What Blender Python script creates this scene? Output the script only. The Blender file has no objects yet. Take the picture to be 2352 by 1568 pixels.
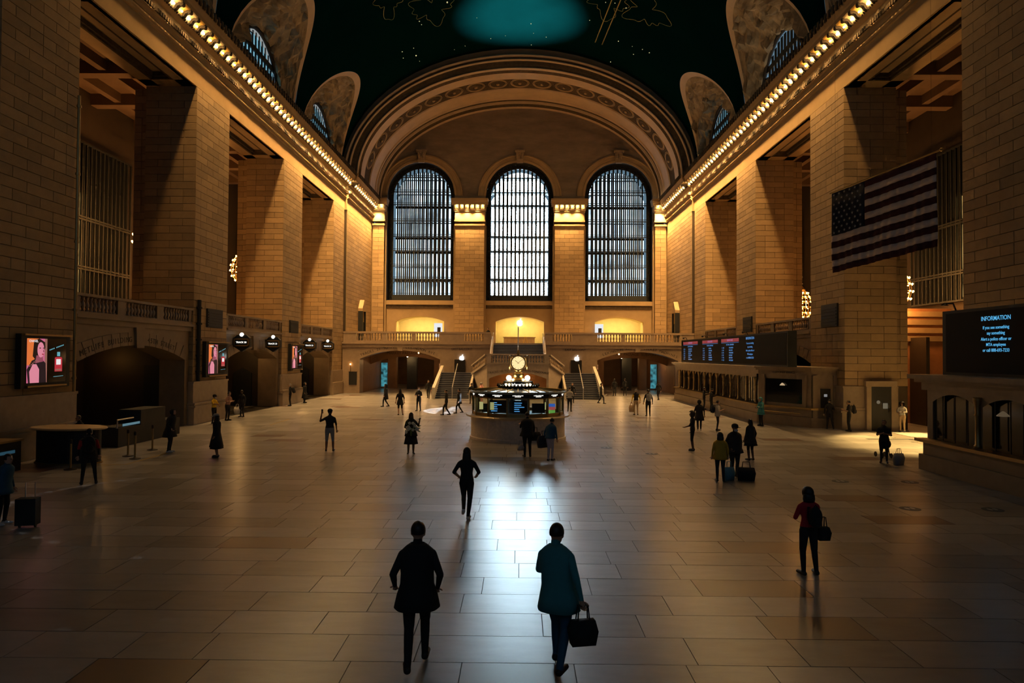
import bpy, math, random
from mathutils import Vector, Matrix
random.seed(7)
SC = bpy.context.scene
COL = SC.collection
PI = math.pi

# ---------------------------------------------------------------- camera
cam = bpy.data.cameras.new('camera')
cam.sensor_width = 36.0
cam.lens = 24.0
cam.clip_end = 500
camo = bpy.data.objects.new('camera', cam)
COL.objects.link(camo)
YAW, PITCH, ROLL = -math.atan(18/1568), math.atan(31/1568), 0.0065
_f = Vector((math.sin(YAW)*math.cos(PITCH), math.cos(YAW)*math.cos(PITCH), math.sin(PITCH)))
_r = Vector((math.cos(YAW), -math.sin(YAW), 0))
_u = _r.cross(_f)
_R = _r*math.cos(ROLL) + _u*math.sin(ROLL)
_U = _u*math.cos(ROLL) - _r*math.sin(ROLL)
camo.matrix_world = Matrix(((_R.x, _U.x, -_f.x, 0.17), (_R.y, _U.y, -_f.y, 0.0), (_R.z, _U.z, -_f.z, 4.0), (0, 0, 0, 1)))
SC.camera = camo

# ---------------------------------------------------------------- world, exposure
wd = bpy.data.worlds.new('dusk_sky'); SC.world = wd; wd.use_nodes = True
wd.node_tree.nodes['Background'].inputs[0].default_value = (0.35, 0.6, 0.8, 1)
wd.node_tree.nodes['Background'].inputs[1].default_value = 0.3
vs = SC.view_settings
vs.view_transform = 'Standard'; vs.look = 'None'; vs.gamma = 1.0; vs.use_curve_mapping = False
vs.exposure = 0.0
try:
    SC.cycles.use_denoising = True
    SC.cycles.max_bounces = 4
    SC.cycles.diffuse_bounces = 2
    SC.cycles.glossy_bounces = 2
    SC.cycles.use_adaptive_sampling = True
    SC.cycles.adaptive_threshold = 0.05
    SC.cycles.adaptive_min_samples = 24
    SC.cycles.transparent_max_bounces = 8
    SC.cycles.sample_clamp_indirect = 4.0
    SC.cycles.use_light_tree = True
except Exception:
    pass

# low sun outside the right-hand side; it only reaches the floor through a clear lunette
sl = bpy.data.lights.new('sun', 'SUN'); sl.energy = 34.0; sl.angle = math.radians(0.25); sl.color = (1.0, 0.97, 0.92)
so = bpy.data.objects.new('sun', sl); COL.objects.link(so)
so.rotation_euler = Vector((-24.0, -1.2, -25.6)).to_track_quat('-Z', 'Y').to_euler()

# light levels (all of them belong to lamps or glass that stands in the hall)
L_WINDOW_C = 40.0      # daylight in the middle window
L_WINDOW_S = 2.0      # shaded side windows
L_LUNETTE = 0.8
L_CORNICE = 880.0     # watts per cornice bulb
L_CHAND = 1300.0
L_NICHE = 150.0
L_WEST = 0.38          # daylight in the windows behind the viewer

# ---------------------------------------------------------------- materials
MATS = {}
def pmat(name, col, rough=0.6, metal=0.0, var=0.0, nscale=0.0, namt=0.0, bump=0.0, bscale=None, spec=0.5, stretch=None, coat=0.0, alt=None, island=False, ior=None):
    """Principled material; var = brightness change per object, namt = noise in the colour, bump = fine relief."""
    if name in MATS: return MATS[name]
    m = bpy.data.materials.new(name); m.use_nodes = True
    nt = m.node_tree; N = nt.nodes; Lk = nt.links
    b = N['Principled BSDF']
    b.inputs['Roughness'].default_value = rough
    b.inputs['Metallic'].default_value = metal
    b.inputs['Specular IOR Level'].default_value = spec
    if ior: b.inputs['IOR'].default_value = ior
    if coat:
        b.inputs['Coat Weight'].default_value = coat; b.inputs['Coat Roughness'].default_value = 0.2
    c = (col[0], col[1], col[2], 1)
    b.inputs['Base Color'].default_value = c
    tc = N.new('ShaderNodeTexCoord')
    vec = tc.outputs['Object']
    if var or island:
        oi = N.new('ShaderNodeObjectInfo')
        off = N.new('ShaderNodeVectorMath'); off.operation = 'MULTIPLY_ADD'
        off.inputs[1].default_value = (1, 1, 1)
        cmb = N.new('ShaderNodeCombineXYZ')
        mm = N.new('ShaderNodeMath'); mm.operation = 'MULTIPLY'; mm.inputs[1].default_value = 37.0
        Lk.new(oi.outputs['Random'], mm.inputs[0]); Lk.new(mm.outputs[0], cmb.inputs[0]); Lk.new(mm.outputs[0], cmb.inputs[2])
        Lk.new(vec, off.inputs[0]); Lk.new(cmb.outputs[0], off.inputs[2]); vec = off.outputs[0]
    if stretch:
        mp = N.new('ShaderNodeMapping'); mp.inputs['Scale'].default_value = stretch
        Lk.new(vec, mp.inputs[0]); vec = mp.outputs[0]
    fac = None
    if namt:
        nz = N.new('ShaderNodeTexNoise'); nz.inputs['Scale'].default_value = nscale; nz.inputs['Detail'].default_value = 5
        nz.inputs['Roughness'].default_value = 0.6
        Lk.new(vec, nz.inputs['Vector'])
        s = N.new('ShaderNodeMath'); s.operation = 'SUBTRACT'; s.inputs[1].default_value = 0.5; Lk.new(nz.outputs[0], s.inputs[0])
        k = N.new('ShaderNodeMath'); k.operation = 'MULTIPLY'; k.inputs[1].default_value = namt*2; Lk.new(s.outputs[0], k.inputs[0])
        fac = k.outputs[0]
    if var:
        src = oi.outputs['Random']
        if island:
            g = N.new('ShaderNodeNewGeometry')
            ad = N.new('ShaderNodeMath'); ad.operation = 'ADD'; Lk.new(src, ad.inputs[0]); Lk.new(g.outputs['Random Per Island'], ad.inputs[1])
            fr = N.new('ShaderNodeMath'); fr.operation = 'FRACT'; Lk.new(ad.outputs[0], fr.inputs[0]); src = fr.outputs[0]
        s = N.new('ShaderNodeMath'); s.operation = 'SUBTRACT'; s.inputs[1].default_value = 0.5; Lk.new(src, s.inputs[0])
        k = N.new('ShaderNodeMath'); k.operation = 'MULTIPLY'; k.inputs[1].default_value = var*2; Lk.new(s.outputs[0], k.inputs[0])
        if fac is None: fac = k.outputs[0]
        else:
            a = N.new('ShaderNodeMath'); a.operation = 'ADD'; Lk.new(fac, a.inputs[0]); Lk.new(k.outputs[0], a.inputs[1]); fac = a.outputs[0]
    if fac is not None:
        one = N.new('ShaderNodeMath'); one.operation = 'ADD'; one.inputs[1].default_value = 1.0; one.use_clamp = False; Lk.new(fac, one.inputs[0])
        mx = N.new('ShaderNodeMath'); mx.operation = 'MAXIMUM'; mx.inputs[1].default_value = 0.15; Lk.new(one.outputs[0], mx.inputs[0])
        vm = N.new('ShaderNodeVectorMath'); vm.operation = 'SCALE'; vm.inputs[0].default_value = col[:3]
        Lk.new(mx.outputs[0], vm.inputs['Scale'])
        outc = vm.outputs[0]
        if alt and var:
            thr = N.new('ShaderNodeMath'); thr.operation = 'GREATER_THAN'; thr.inputs[1].default_value = alt[1]
            mm2 = N.new('ShaderNodeMath'); mm2.operation = 'MULTIPLY'; mm2.inputs[1].default_value = 7.31; Lk.new(src, mm2.inputs[0])
            f2 = N.new('ShaderNodeMath'); f2.operation = 'FRACT'; Lk.new(mm2.outputs[0], f2.inputs[0]); Lk.new(f2.outputs[0], thr.inputs[0])
            mix = N.new('ShaderNodeMix'); mix.data_type = 'RGBA'
            Lk.new(thr.outputs[0], mix.inputs[0]); Lk.new(outc, mix.inputs[6]); mix.inputs[7].default_value = (*alt[0], 1)
            outc = mix.outputs[2]
        Lk.new(outc, b.inputs['Base Color'])
    if bump:
        nb = N.new('ShaderNodeTexNoise'); nb.inputs['Scale'].default_value = bscale or nscale or 20; nb.inputs['Detail'].default_value = 4
        Lk.new(vec, nb.inputs['Vector'])
        bp = N.new('ShaderNodeBump'); bp.inputs['Strength'].default_value = bump; bp.inputs['Distance'].default_value = 0.05
        Lk.new(nb.outputs[0], bp.inputs['Height']); Lk.new(bp.outputs[0], b.inputs['Normal'])
    MATS[name] = m
    return m

def emat(name, col, strength, var=0.0, nscale=0.0, namt=0.0, base=None, lamp=False):
    """Glowing material: lamp bulbs, screens, daylit glass."""
    if name in MATS: return MATS[name]
    m = bpy.data.materials.new(name); m.use_nodes = True
    nt = m.node_tree; N = nt.nodes; Lk = nt.links
    b = N['Principled BSDF']
    b.inputs['Base Color'].default_value = (*(base or (0.02, 0.02, 0.02)), 1)
    b.inputs['Roughness'].default_value = 0.3
    b.inputs['Emission Color'].default_value = (*col, 1)
    b.inputs['Emission Strength'].default_value = strength
    if var or namt:
        val = None
        if var:
            oi = N.new('ShaderNodeObjectInfo')
            mr = N.new('ShaderNodeMapRange'); mr.inputs[3].default_value = 1-var; mr.inputs[4].default_value = 1+var
            Lk.new(oi.outputs['Random'], mr.inputs[0]); val = mr.outputs[0]
        if namt:
            g = N.new('ShaderNodeNewGeometry')
            nz = N.new('ShaderNodeTexNoise'); nz.inputs['Scale'].default_value = nscale; nz.inputs['Detail'].default_value = 3
            Lk.new(g.outputs['Position'], nz.inputs['Vector'])
            mr = N.new('ShaderNodeMapRange'); mr.inputs[1].default_value = 0.3; mr.inputs[2].default_value = 0.7
            mr.inputs[3].default_value = 1-namt; mr.inputs[4].default_value = 1+namt
            Lk.new(nz.outputs[0], mr.inputs[0])
            if val is None: val = mr.outputs[0]
            else:
                p = N.new('ShaderNodeMath'); p.operation = 'MULTIPLY'; Lk.new(val, p.inputs[0]); Lk.new(mr.outputs[0], p.inputs[1]); val = p.outputs[0]
        p = N.new('ShaderNodeMath'); p.operation = 'MULTIPLY'; p.inputs[1].default_value = strength; Lk.new(val, p.inputs[0])
        Lk.new(p.outputs[0], b.inputs['Emission Strength'])
    if not lamp: m.cycles.emission_sampling = 'NONE'     # small glows do not need light sampling
    MATS[name] = m
    return m

def gmat(name, col, rough=0.02, alpha=0.25):
    """Thin clear pane: mostly see-through with a glossy surface."""
    if name in MATS: return MATS[name]
    m = bpy.data.materials.new(name); m.use_nodes = True
    nt = m.node_tree; N = nt.nodes; Lk = nt.links
    for n in list(N):
        if n.type == 'BSDF_PRINCIPLED': N.remove(n)
    out = [n for n in N if n.type == 'OUTPUT_MATERIAL'][0]
    t = N.new('ShaderNodeBsdfTransparent'); t.inputs[0].default_value = (*col, 1)
    g = N.new('ShaderNodeBsdfGlossy'); g.inputs['Roughness'].default_value = rough
    mx = N.new('ShaderNodeMixShader'); mx.inputs[0].default_value = alpha
    Lk.new(t.outputs[0], mx.inputs[1]); Lk.new(g.outputs[0], mx.inputs[2]); Lk.new(mx.outputs[0], out.inputs[0])
    MATS[name] = m
    return m

STONE = pmat('caen_stone', (0.37, 0.255, 0.132), 0.75, var=0.17, nscale=2.5, namt=0.25, bump=0.15, bscale=30)
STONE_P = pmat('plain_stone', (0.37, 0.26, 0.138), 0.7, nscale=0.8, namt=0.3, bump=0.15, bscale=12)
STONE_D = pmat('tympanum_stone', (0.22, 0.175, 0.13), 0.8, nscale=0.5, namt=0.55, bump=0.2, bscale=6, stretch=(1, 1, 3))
ARCHM = pmat('arch_stone', (0.62, 0.46, 0.30), 0.6, nscale=0.8, namt=0.25, bump=0.1, bscale=12)
ENT = pmat('entablature_stone', (0.40, 0.285, 0.155), 0.85, nscale=0.7, namt=0.25, spec=0.1)
JOINT = pmat('stone_joint', (0.05, 0.035, 0.02), 0.9)
MARBLE = pmat('tan_marble', (0.36, 0.28, 0.20), 0.28, nscale=3, namt=0.3, spec=0.5)
MARBLE_B = pmat('booth_marble', (0.62, 0.52, 0.44), 0.3, nscale=9, namt=0.35)
FLOORM = pmat('floor_marble', (0.225, 0.218, 0.217), 0.29, var=0.4, nscale=1.6, namt=0.4, bump=0.012, bscale=2.5, spec=0.5, ior=2.6, coat=0.0, stretch=(1, 3, 1), alt=((0.085, 0.034, 0.03), 0.97), island=True)
GROUT = pmat('floor_grout', (0.07, 0.06, 0.05), 0.8)
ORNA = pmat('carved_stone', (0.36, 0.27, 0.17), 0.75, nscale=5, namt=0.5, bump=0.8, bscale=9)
ORNA_D = pmat('carved_dark', (0.085, 0.065, 0.045), 0.9, spec=0.1, nscale=4, namt=0.6, bump=1.0, bscale=6)  # on dentils, eggs and brackets this dark tone stands in for shade
SPAN = pmat('spandrel_relief', (.34, .26, .16), .8, nscale=1.1, namt=1.1, bump=1.0, bscale=3)
BRONZE = pmat('dark_bronze', (0.035, 0.032, 0.03), 0.45, 0.6)
IRON = pmat('black_iron', (0.012, 0.016, 0.018), 0.6)
BRASS = pmat('brass', (0.62, 0.42, 0.16), 0.28, 1.0)
BRASS_D = pmat('aged_brass', (0.35, 0.25, 0.11), 0.4, 0.9)
STEEL = pmat('brushed_steel', (0.6, 0.6, 0.6), 0.3, 1.0)
BLACK = pmat('matt_black', (0.008, 0.010, 0.012), 0.6)
DARKGL = pmat('dark_glass', (0.006, 0.008, 0.010), 0.08)
SCREEN = pmat('matt_screen', (0.006, 0.008, 0.010), 0.6, spec=0.1)
TEAL = pmat('teal_ceiling_paint', (0.0008, 0.011, 0.014), 0.95, nscale=0.25, namt=0.4, spec=0.0)
GOLD = pmat('gold_leaf', (0.55, 0.45, 0.15), 0.5, 0.3)
CLEAR = gmat('clear_pane', (0.85, 0.92, 0.92), 0.03, 0.10)
E_BULB = emat('bulb_glow', (1.0, 0.66, 0.28), 40)
E_ORANGE = emat('amber_bulb_glow', (1.0, 0.45, 0.12), 22)
E_WHITE = emat('white_globe_glow', (1.0, 0.93, 0.8), 3)
E_LETTER = emat('white_letter_glow', (1.0, 0.96, 0.88), 1.3)
E_BLUE = emat('blue_letter_glow', (0.12, 0.45, 0.95), 0.9)

# ---------------------------------------------------------------- helpers
def tag(o, label=None, cat=None, group=None, kind=None):
    if label: o['label'] = label
    if cat: o['category'] = cat
    if group: o['group'] = group
    if kind: o['kind'] = kind
    return o

def empty(name, loc=(0, 0, 0), rz=0.0, label=None, cat=None, group=None, kind=None, parent=None):
    o = bpy.data.objects.new(name, None); COL.objects.link(o)
    o.location = loc; o.rotation_euler = (0, 0, rz); o.empty_display_size = 0.1
    if parent: o.parent = parent
    return tag(o, label, cat, group, kind)

def place(name, me, parent=None, loc=(0, 0, 0), rot=(0, 0, 0), scale=None):
    o = bpy.data.objects.new(name, me); COL.objects.link(o)
    o.location = loc; o.rotation_euler = rot
    if scale: o.scale = scale
    if parent: o.parent = parent
    return o

class MB:
    """Collects faces; build() links them as one mesh object."""
    def __init__(s): s.v = []; s.f = []; s.mi = []; s.m = 0
    def vf(s, vs_, fs):
        b = len(s.v); s.v += [tuple(p) for p in vs_]
        for f in fs: s.f.append(tuple(b+i for i in f)); s.mi.append(s.m)
        return s
    def box(s, x0, x1, y0, y1, z0, z1):
        return s.vf([(x0, y0, z0), (x1, y0, z0), (x1, y1, z0), (x0, y1, z0), (x0, y0, z1), (x1, y0, z1), (x1, y1, z1), (x0, y1, z1)],
                    [(0, 3, 2, 1), (4, 5, 6, 7), (0, 1, 5, 4), (1, 2, 6, 5), (2, 3, 7, 6), (3, 0, 4, 7)])
    def cbox(s, cx, cy, cz, w, d, h): return s.box(cx-w/2, cx+w/2, cy-d/2, cy+d/2, cz-h/2, cz+h/2)
    def quad(s, a, b, c, d): return s.vf([a, b, c, d], [(0, 1, 2, 3)])
    def prism(s, poly, axis, a0, a1):
        """poly: 2D points; axis x: (y,z), y: (x,z), z: (x,y), extruded from a0 to a1."""
        def P(p, a): return (a, p[0], p[1]) if axis == 'x' else (p[0], a, p[1]) if axis == 'y' else (p[0], p[1], a)
        n = len(poly)
        return s.vf([P(p, a0) for p in poly]+[P(p, a1) for p in poly],
                    [tuple(range(n))[::-1], tuple(range(n, 2*n))]+[(i, (i+1) % n, n+(i+1) % n, n+i) for i in range(n)])
    def lathe(s, prof, seg=16, c=(0, 0, 0), a0=0.0, a1=2*PI, sx=1.0, sy=1.0):
        full = abs(a1-a0-2*PI) < 1e-6
        k = seg if full else seg+1
        vs_ = []
        for r, z in prof:
            for i in range(k):
                t = a0+(a1-a0)*i/seg
                vs_.append((c[0]+r*sx*math.cos(t), c[1]+r*sy*math.sin(t), c[2]+z))
        fs = []
        for j in range(len(prof)-1):
            for i in range(seg):
                i2 = (i+1) % k if full else i+1
                fs.append((j*k+i, j*k+i2, (j+1)*k+i2, (j+1)*k+i))
        if full:
            if prof[0][0] > 1e-4: fs.append(tuple(range(k))[::-1])
            if prof[-1][0] > 1e-4: fs.append(tuple((len(prof)-1)*k+i for i in range(k)))
        return s.vf(vs_, fs)
    def sphere(s, c, r, seg=12, ring=8, sx=1, sy=1, sz=1):
        prof = [(max(1e-5, r*math.sin(PI*i/ring)), -r*sz*math.cos(PI*i/ring)) for i in range(ring+1)]
        return s.lathe(prof, seg, c, sx=sx, sy=sy)
    def tube(s, pts, r, seg=8, cap=True):
        pts = [Vector(p) for p in pts]; n = len(pts)
        rr = r if isinstance(r, (list, tuple)) else [r]*n
        vs_ = []; prev = None
        for i, p in enumerate(pts):
            d = (pts[min(i+1, n-1)]-pts[max(i-1, 0)]).normalized()
            if prev is None:
                a = Vector((0, 0, 1)) if abs(d.z) < 0.9 else Vector((1, 0, 0))
                u = d.cross(a).normalized()
            else: u = (prev-d*prev.dot(d)).normalized()
            prev = u; w = d.cross(u)
            for k in range(seg):
                t = 2*PI*k/seg
                vs_.append(p+(u*math.cos(t)+w*math.sin(t))*rr[i])
        fs = [(i*seg+k, i*seg+(k+1) % seg, (i+1)*seg+(k+1) % seg, (i+1)*seg+k) for i in range(n-1) for k in range(seg)]
        if cap: fs += [tuple(range(seg))[::-1], tuple((n-1)*seg+k for k in range(seg))]
        return s.vf(vs_, fs)
    def sweep(s, prof, path):
        """prof: list of (offset vector function) -> grid; path and prof give points directly."""
        n = len(prof); vs_ = [P for t in path for P in [f(t) for f in prof]]
        return s.vf(vs_, [(i*n+j, i*n+j+1, (i+1)*n+j+1, (i+1)*n+j) for i in range(len(path)-1) for j in range(n-1)])
    def mesh(s, name, mats, smooth=False):
        me = bpy.data.meshes.new(name); me.from_pydata(s.v, [], s.f)
        for m in (mats if isinstance(mats, (list, tuple)) else [mats]): me.materials.append(m)
        if any(s.mi): me.polygons.foreach_set('material_index', s.mi)
        if smooth: me.polygons.foreach_set('use_smooth', [True]*len(me.polygons))
        me.validate(); me.update()
        return me
    def build(s, name, mats, parent=None, smooth=False, loc=(0, 0, 0), rot=(0, 0, 0)):
        return place(name, s.mesh(name, mats, smooth), parent, loc, rot)

def struct(o, label=None):
    o['kind'] = 'structure'
    if label: o['label'] = label
    return o

def copy_tree(o, parent=None):
    c = o.copy(); COL.objects.link(c); c.parent = parent
    for ch in [q for q in o.children]: copy_tree(ch, c)
    return c

def text(name, body, size, mat_, parent, loc, rot, align='CENTER', extrude=0.004, shear=0, space=1.0, bold=0.0):
    cu = bpy.data.curves.new(name, 'FONT'); cu.body = body; cu.size = size; cu.align_x = align; cu.align_y = 'CENTER'
    cu.extrude = extrude; cu.shear = shear; cu.space_character = space; cu.offset = bold; cu.resolution_u = 3
    cu.materials.append(mat_)
    return place(name, cu, parent, loc, rot)

def point(name, loc, watts, col, radius=0.1, parent=None):
    l = bpy.data.lights.new(name, 'POINT'); l.energy = watts; l.color = col; l.shadow_soft_size = radius
    o = bpy.data.objects.new(name, l); COL.objects.link(o); o.location = loc
    if parent: o.parent = parent
    return o

def spot(name, loc, target, watts, col, angle=60, blend=0.5, radius=0.1, parent=None):
    l = bpy.data.lights.new(name, 'SPOT'); l.energy = watts; l.color = col; l.shadow_soft_size = radius
    l.spot_size = math.radians(angle); l.spot_blend = blend
    o = bpy.data.objects.new(name, l); COL.objects.link(o)
    d = (Vector(target)-Vector(loc)); o.location = loc; o.rotation_euler = d.to_track_quat('-Z', 'Y').to_euler()
    if parent: o.parent = parent
    return o

BLK = {}
def block_mesh(l, h, t, m):
    k = (round(l, 3), round(h, 3), t, m.name)
    if k not in BLK:
        g = 0.009; b = MB(); e = 0.008
        x0, x1, z0, z1 = -l/2+g, l/2-g, -h/2+g, h/2-g
        # a box whose outer edge is chamfered
        vs_ = [(x0, 0, z0), (x1, 0, z0), (x1, 0, z1), (x0, 0, z1),
               (x0, -t+e, z0), (x1, -t+e, z0), (x1, -t+e, z1), (x0, -t+e, z1),
               (x0+e, -t, z0+e), (x1-e, -t, z0+e), (x1-e, -t, z1-e), (x0+e, -t, z1-e)]
        b.vf(vs_, [(0, 1, 5, 4), (1, 2, 6, 5), (2, 3, 7, 6), (3, 0, 4, 7), (4, 5, 9, 8), (5, 6, 10, 9), (6, 7, 11, 10), (7, 4, 8, 11), (8, 9, 10, 11)])
        BLK[k] = b.mesh('stone_block', m)
    return BLK[k]

def ashlar(parent, p0, ang, width, z0, z1, course=0.5, unit=1.4, t=0.05, m=None, skip=None, name='stone_block'):
    """Lay separate stone blocks on a wall face. p0 = left foot seen from outside, ang = rotation of the face (0: faces -Y)."""
    m = m or STONE
    n = max(1, round((z1-z0)/course)); h = (z1-z0)/n
    q = max(1, round(width/unit)); w = width/q
    ca, sa = math.cos(ang), math.sin(ang); cnt = 0
    for r in range(n):
        row = []
        if r % 2 == 0 or q == 1: row = [w]*q if q > 1 or r % 2 == 0 else [w/2, w/2]
        else: row = [w/2]+[w]*(q-1)+[w/2]
        if random.random() < 0.35:
            i = random.randrange(len(row))
            if row[i] == w: row[i:i+1] = [w/2, w/2]
        u = 0
        for l in row:
            c = u+l/2; u += l
            z = z0+h*(r+0.5)
            if skip and skip(c, z): continue
            place(name, block_mesh(l, h, t, m), parent, (p0[0]+ca*c, p0[1]+sa*c, z), (0, 0, ang)); cnt += 1
    return cnt
# ================================================================ dimensions of the hall
WP = 18.1            # face of the side piers
PIERS = [(23.5, 27.8), (37.9, 42.3), (52.1, 56.7), (66.2, 70.3)]
BAYS = [(27.8, 37.9), (42.3, 52.1), (56.7, 66.2)]
ZL = 19.0            # underside of the lintels
YB = 69.8            # face of the balcony wall
YW = 83.0            # window wall
ZG = 5.5             # gallery floor

# ================================================================ floor
fl = struct(empty('floor'), 'grey and tan marble slab floor of the station hall')
MB().box(-27, 27, -12, 100, -0.4, -0.012).build('floor_bed', GROUT, fl)
TL = [1.05, 1.45, 1.85]
tile_me = {}
for l in TL:
    b = MB(); g = 0.006; h = 0.85
    b.box(-l/2+g, l/2-g, -h/2+g, h/2-g, -0.03, 0.0)
    tile_me[l] = b.mesh('floor_tile', FLOORM)
tiles = []
y = 6.4; r = 0
while y < 70.3:
    x = -18.3-random.random()*1.2
    while x < 18.2:
        l = random.choice(TL)
        tiles.append((x+l/2, y+0.425, l)); x += l
    y += 0.85; r += 1
def in_view(t): return abs(t[0]) < 0.77*t[1]+1.2 and abs(t[0]) < 18.6
near = sorted([t for t in tiles if in_view(t)], key=lambda t: t[1])
for (x, y, l) in near[:300]:
    place('floor_tile', tile_me[l], fl, (x, y, random.uniform(-0.0015, 0.0)), (random.uniform(-.003, .003), random.uniform(-.0015, .0015), 0))
b = MB(); done = set(near[:300])
for (x, y, l) in tiles:
    if (x, y, l) in done: continue
    g = 0.006; z = random.uniform(-0.0015, 0)
    b.box(x-l/2+g, x+l/2-g, y-0.425+g, y+0.425-g, -0.03, z)
for sx in (-1, 1):                       # aisles and passages
    for i in range(30):
        for j in range(5):
            b.box(sx*22.4-4+j*1.6+.006, sx*22.4-4+(j+1)*1.6-.006, 22+i*1.6+.006, 22+(i+1)*1.6-.006, -.03, 0) if sx*22.4-4+j*1.6 > 18.6 or sx*22.4-4+(j+1)*1.6 < -18.6 else None
for i in range(24):
    for j in range(18):
        b.box(-18+i*1.5+.006, -18+(i+1)*1.5-.006, 70.4+j*1.2+.006, 70.4+(j+1)*1.2-.006, -.03, 0)
o = b.build('floor_tile_field', FLOORM, fl); o['kind'] = 'stuff'

# ================================================================ vaulted ceiling with lunettes
VA, VBH, VS = 18.95, 13.6, 23.0
BC = [5.2, 20.2, 35.2, 50.2, 65.2]
LW = 6.55
GH = 7.8
def groin(y):
    for c in BC:
        u = (y-c)/LW
        if abs(u) < 1: return VS+GH*math.sqrt(1-u*u)
    return VS
cei = struct(empty('ceiling'), 'dark teal barrel vault painted with gold stars')
ys = []
y = -12.0
while y < 73: ys.append(y); y += 0.35
for c in BC: ys += [c-LW+.02, c+LW-.02, c-LW+.1, c+LW-.1]
ys.sort()
b = MB(); K = 30; vs_ = []
for y in ys:
    t0 = math.asin((groin(y)-VS)/VBH)
    for k in range(K+1):
        t = t0+(PI-2*t0)*k/K
        vs_.append((VA*math.cos(t), y, VS+VBH*math.sin(t)))
b.vf(vs_, [(i*(K+1)+k, i*(K+1)+k+1, (i+1)*(K+1)+k+1, (i+1)*(K+1)+k) for i in range(len(ys)-1) for k in range(K)])
b.build('vault', TEAL, cei, smooth=True)
# stars and constellation outlines in gold
sb = MB(); sb.sphere((0, 0, 0), 0.05, 6, 4); star_me = sb.mesh('star', emat('star_glow', (1, .85, .4), 0.55))
for i in range(90):
    y = random.uniform(38, 71); t = random.uniform(0.85, PI-0.85)
    s = random.choice((.6, .8, 1, 1.5))
    place('star', star_me, cei, ((VA-.06)*math.cos(t), y, VS+(VBH-.06)*math.sin(t)), scale=(s, s, s))
def vault_pt(t, y, off=0.05): return ((VA-off)*math.cos(t), y, VS+(VBH-off)*math.sin(t))
def squiggle(cx, cy, kind):
    pts = []
    for i in range(91):
        a = i/90*2*PI
        rr = 1+.3*math.sin(3*a+kind)+.2*math.sin(5*a+2*kind)+.12*math.sin(11*a+kind)
        pts.append(vault_pt(cx+.1*rr*math.cos(a)*(1 if kind % 2 else .7), cy+2.2*rr*math.sin(a)))
    MB().tube(pts, 0.02, 4).build('constellation', GOLD, cei)
for q in ((1.98, 48, 1), (2.12, 52, 2), (1.9, 45, 5), (2.2, 57, 4), (1.12, 50, 3), (1.02, 54, 6), (1.2, 56.5, 2), (1.05, 47, 8), (.95, 59, 5), (2.05, 55, 7), (2.0, 61, 3), (2.3, 49, 9), (1.15, 60, 9), (.9, 50, 4)): squiggle(*q)
for t0, t1 in ((1.02, 1.12), (1.06, 1.16)):
    MB().tube([vault_pt(t0+(t1-t0)*i/14, 40+i*2) for i in range(15)], 0.05, 4).build('ecliptic_line', GOLD, cei)

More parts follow.
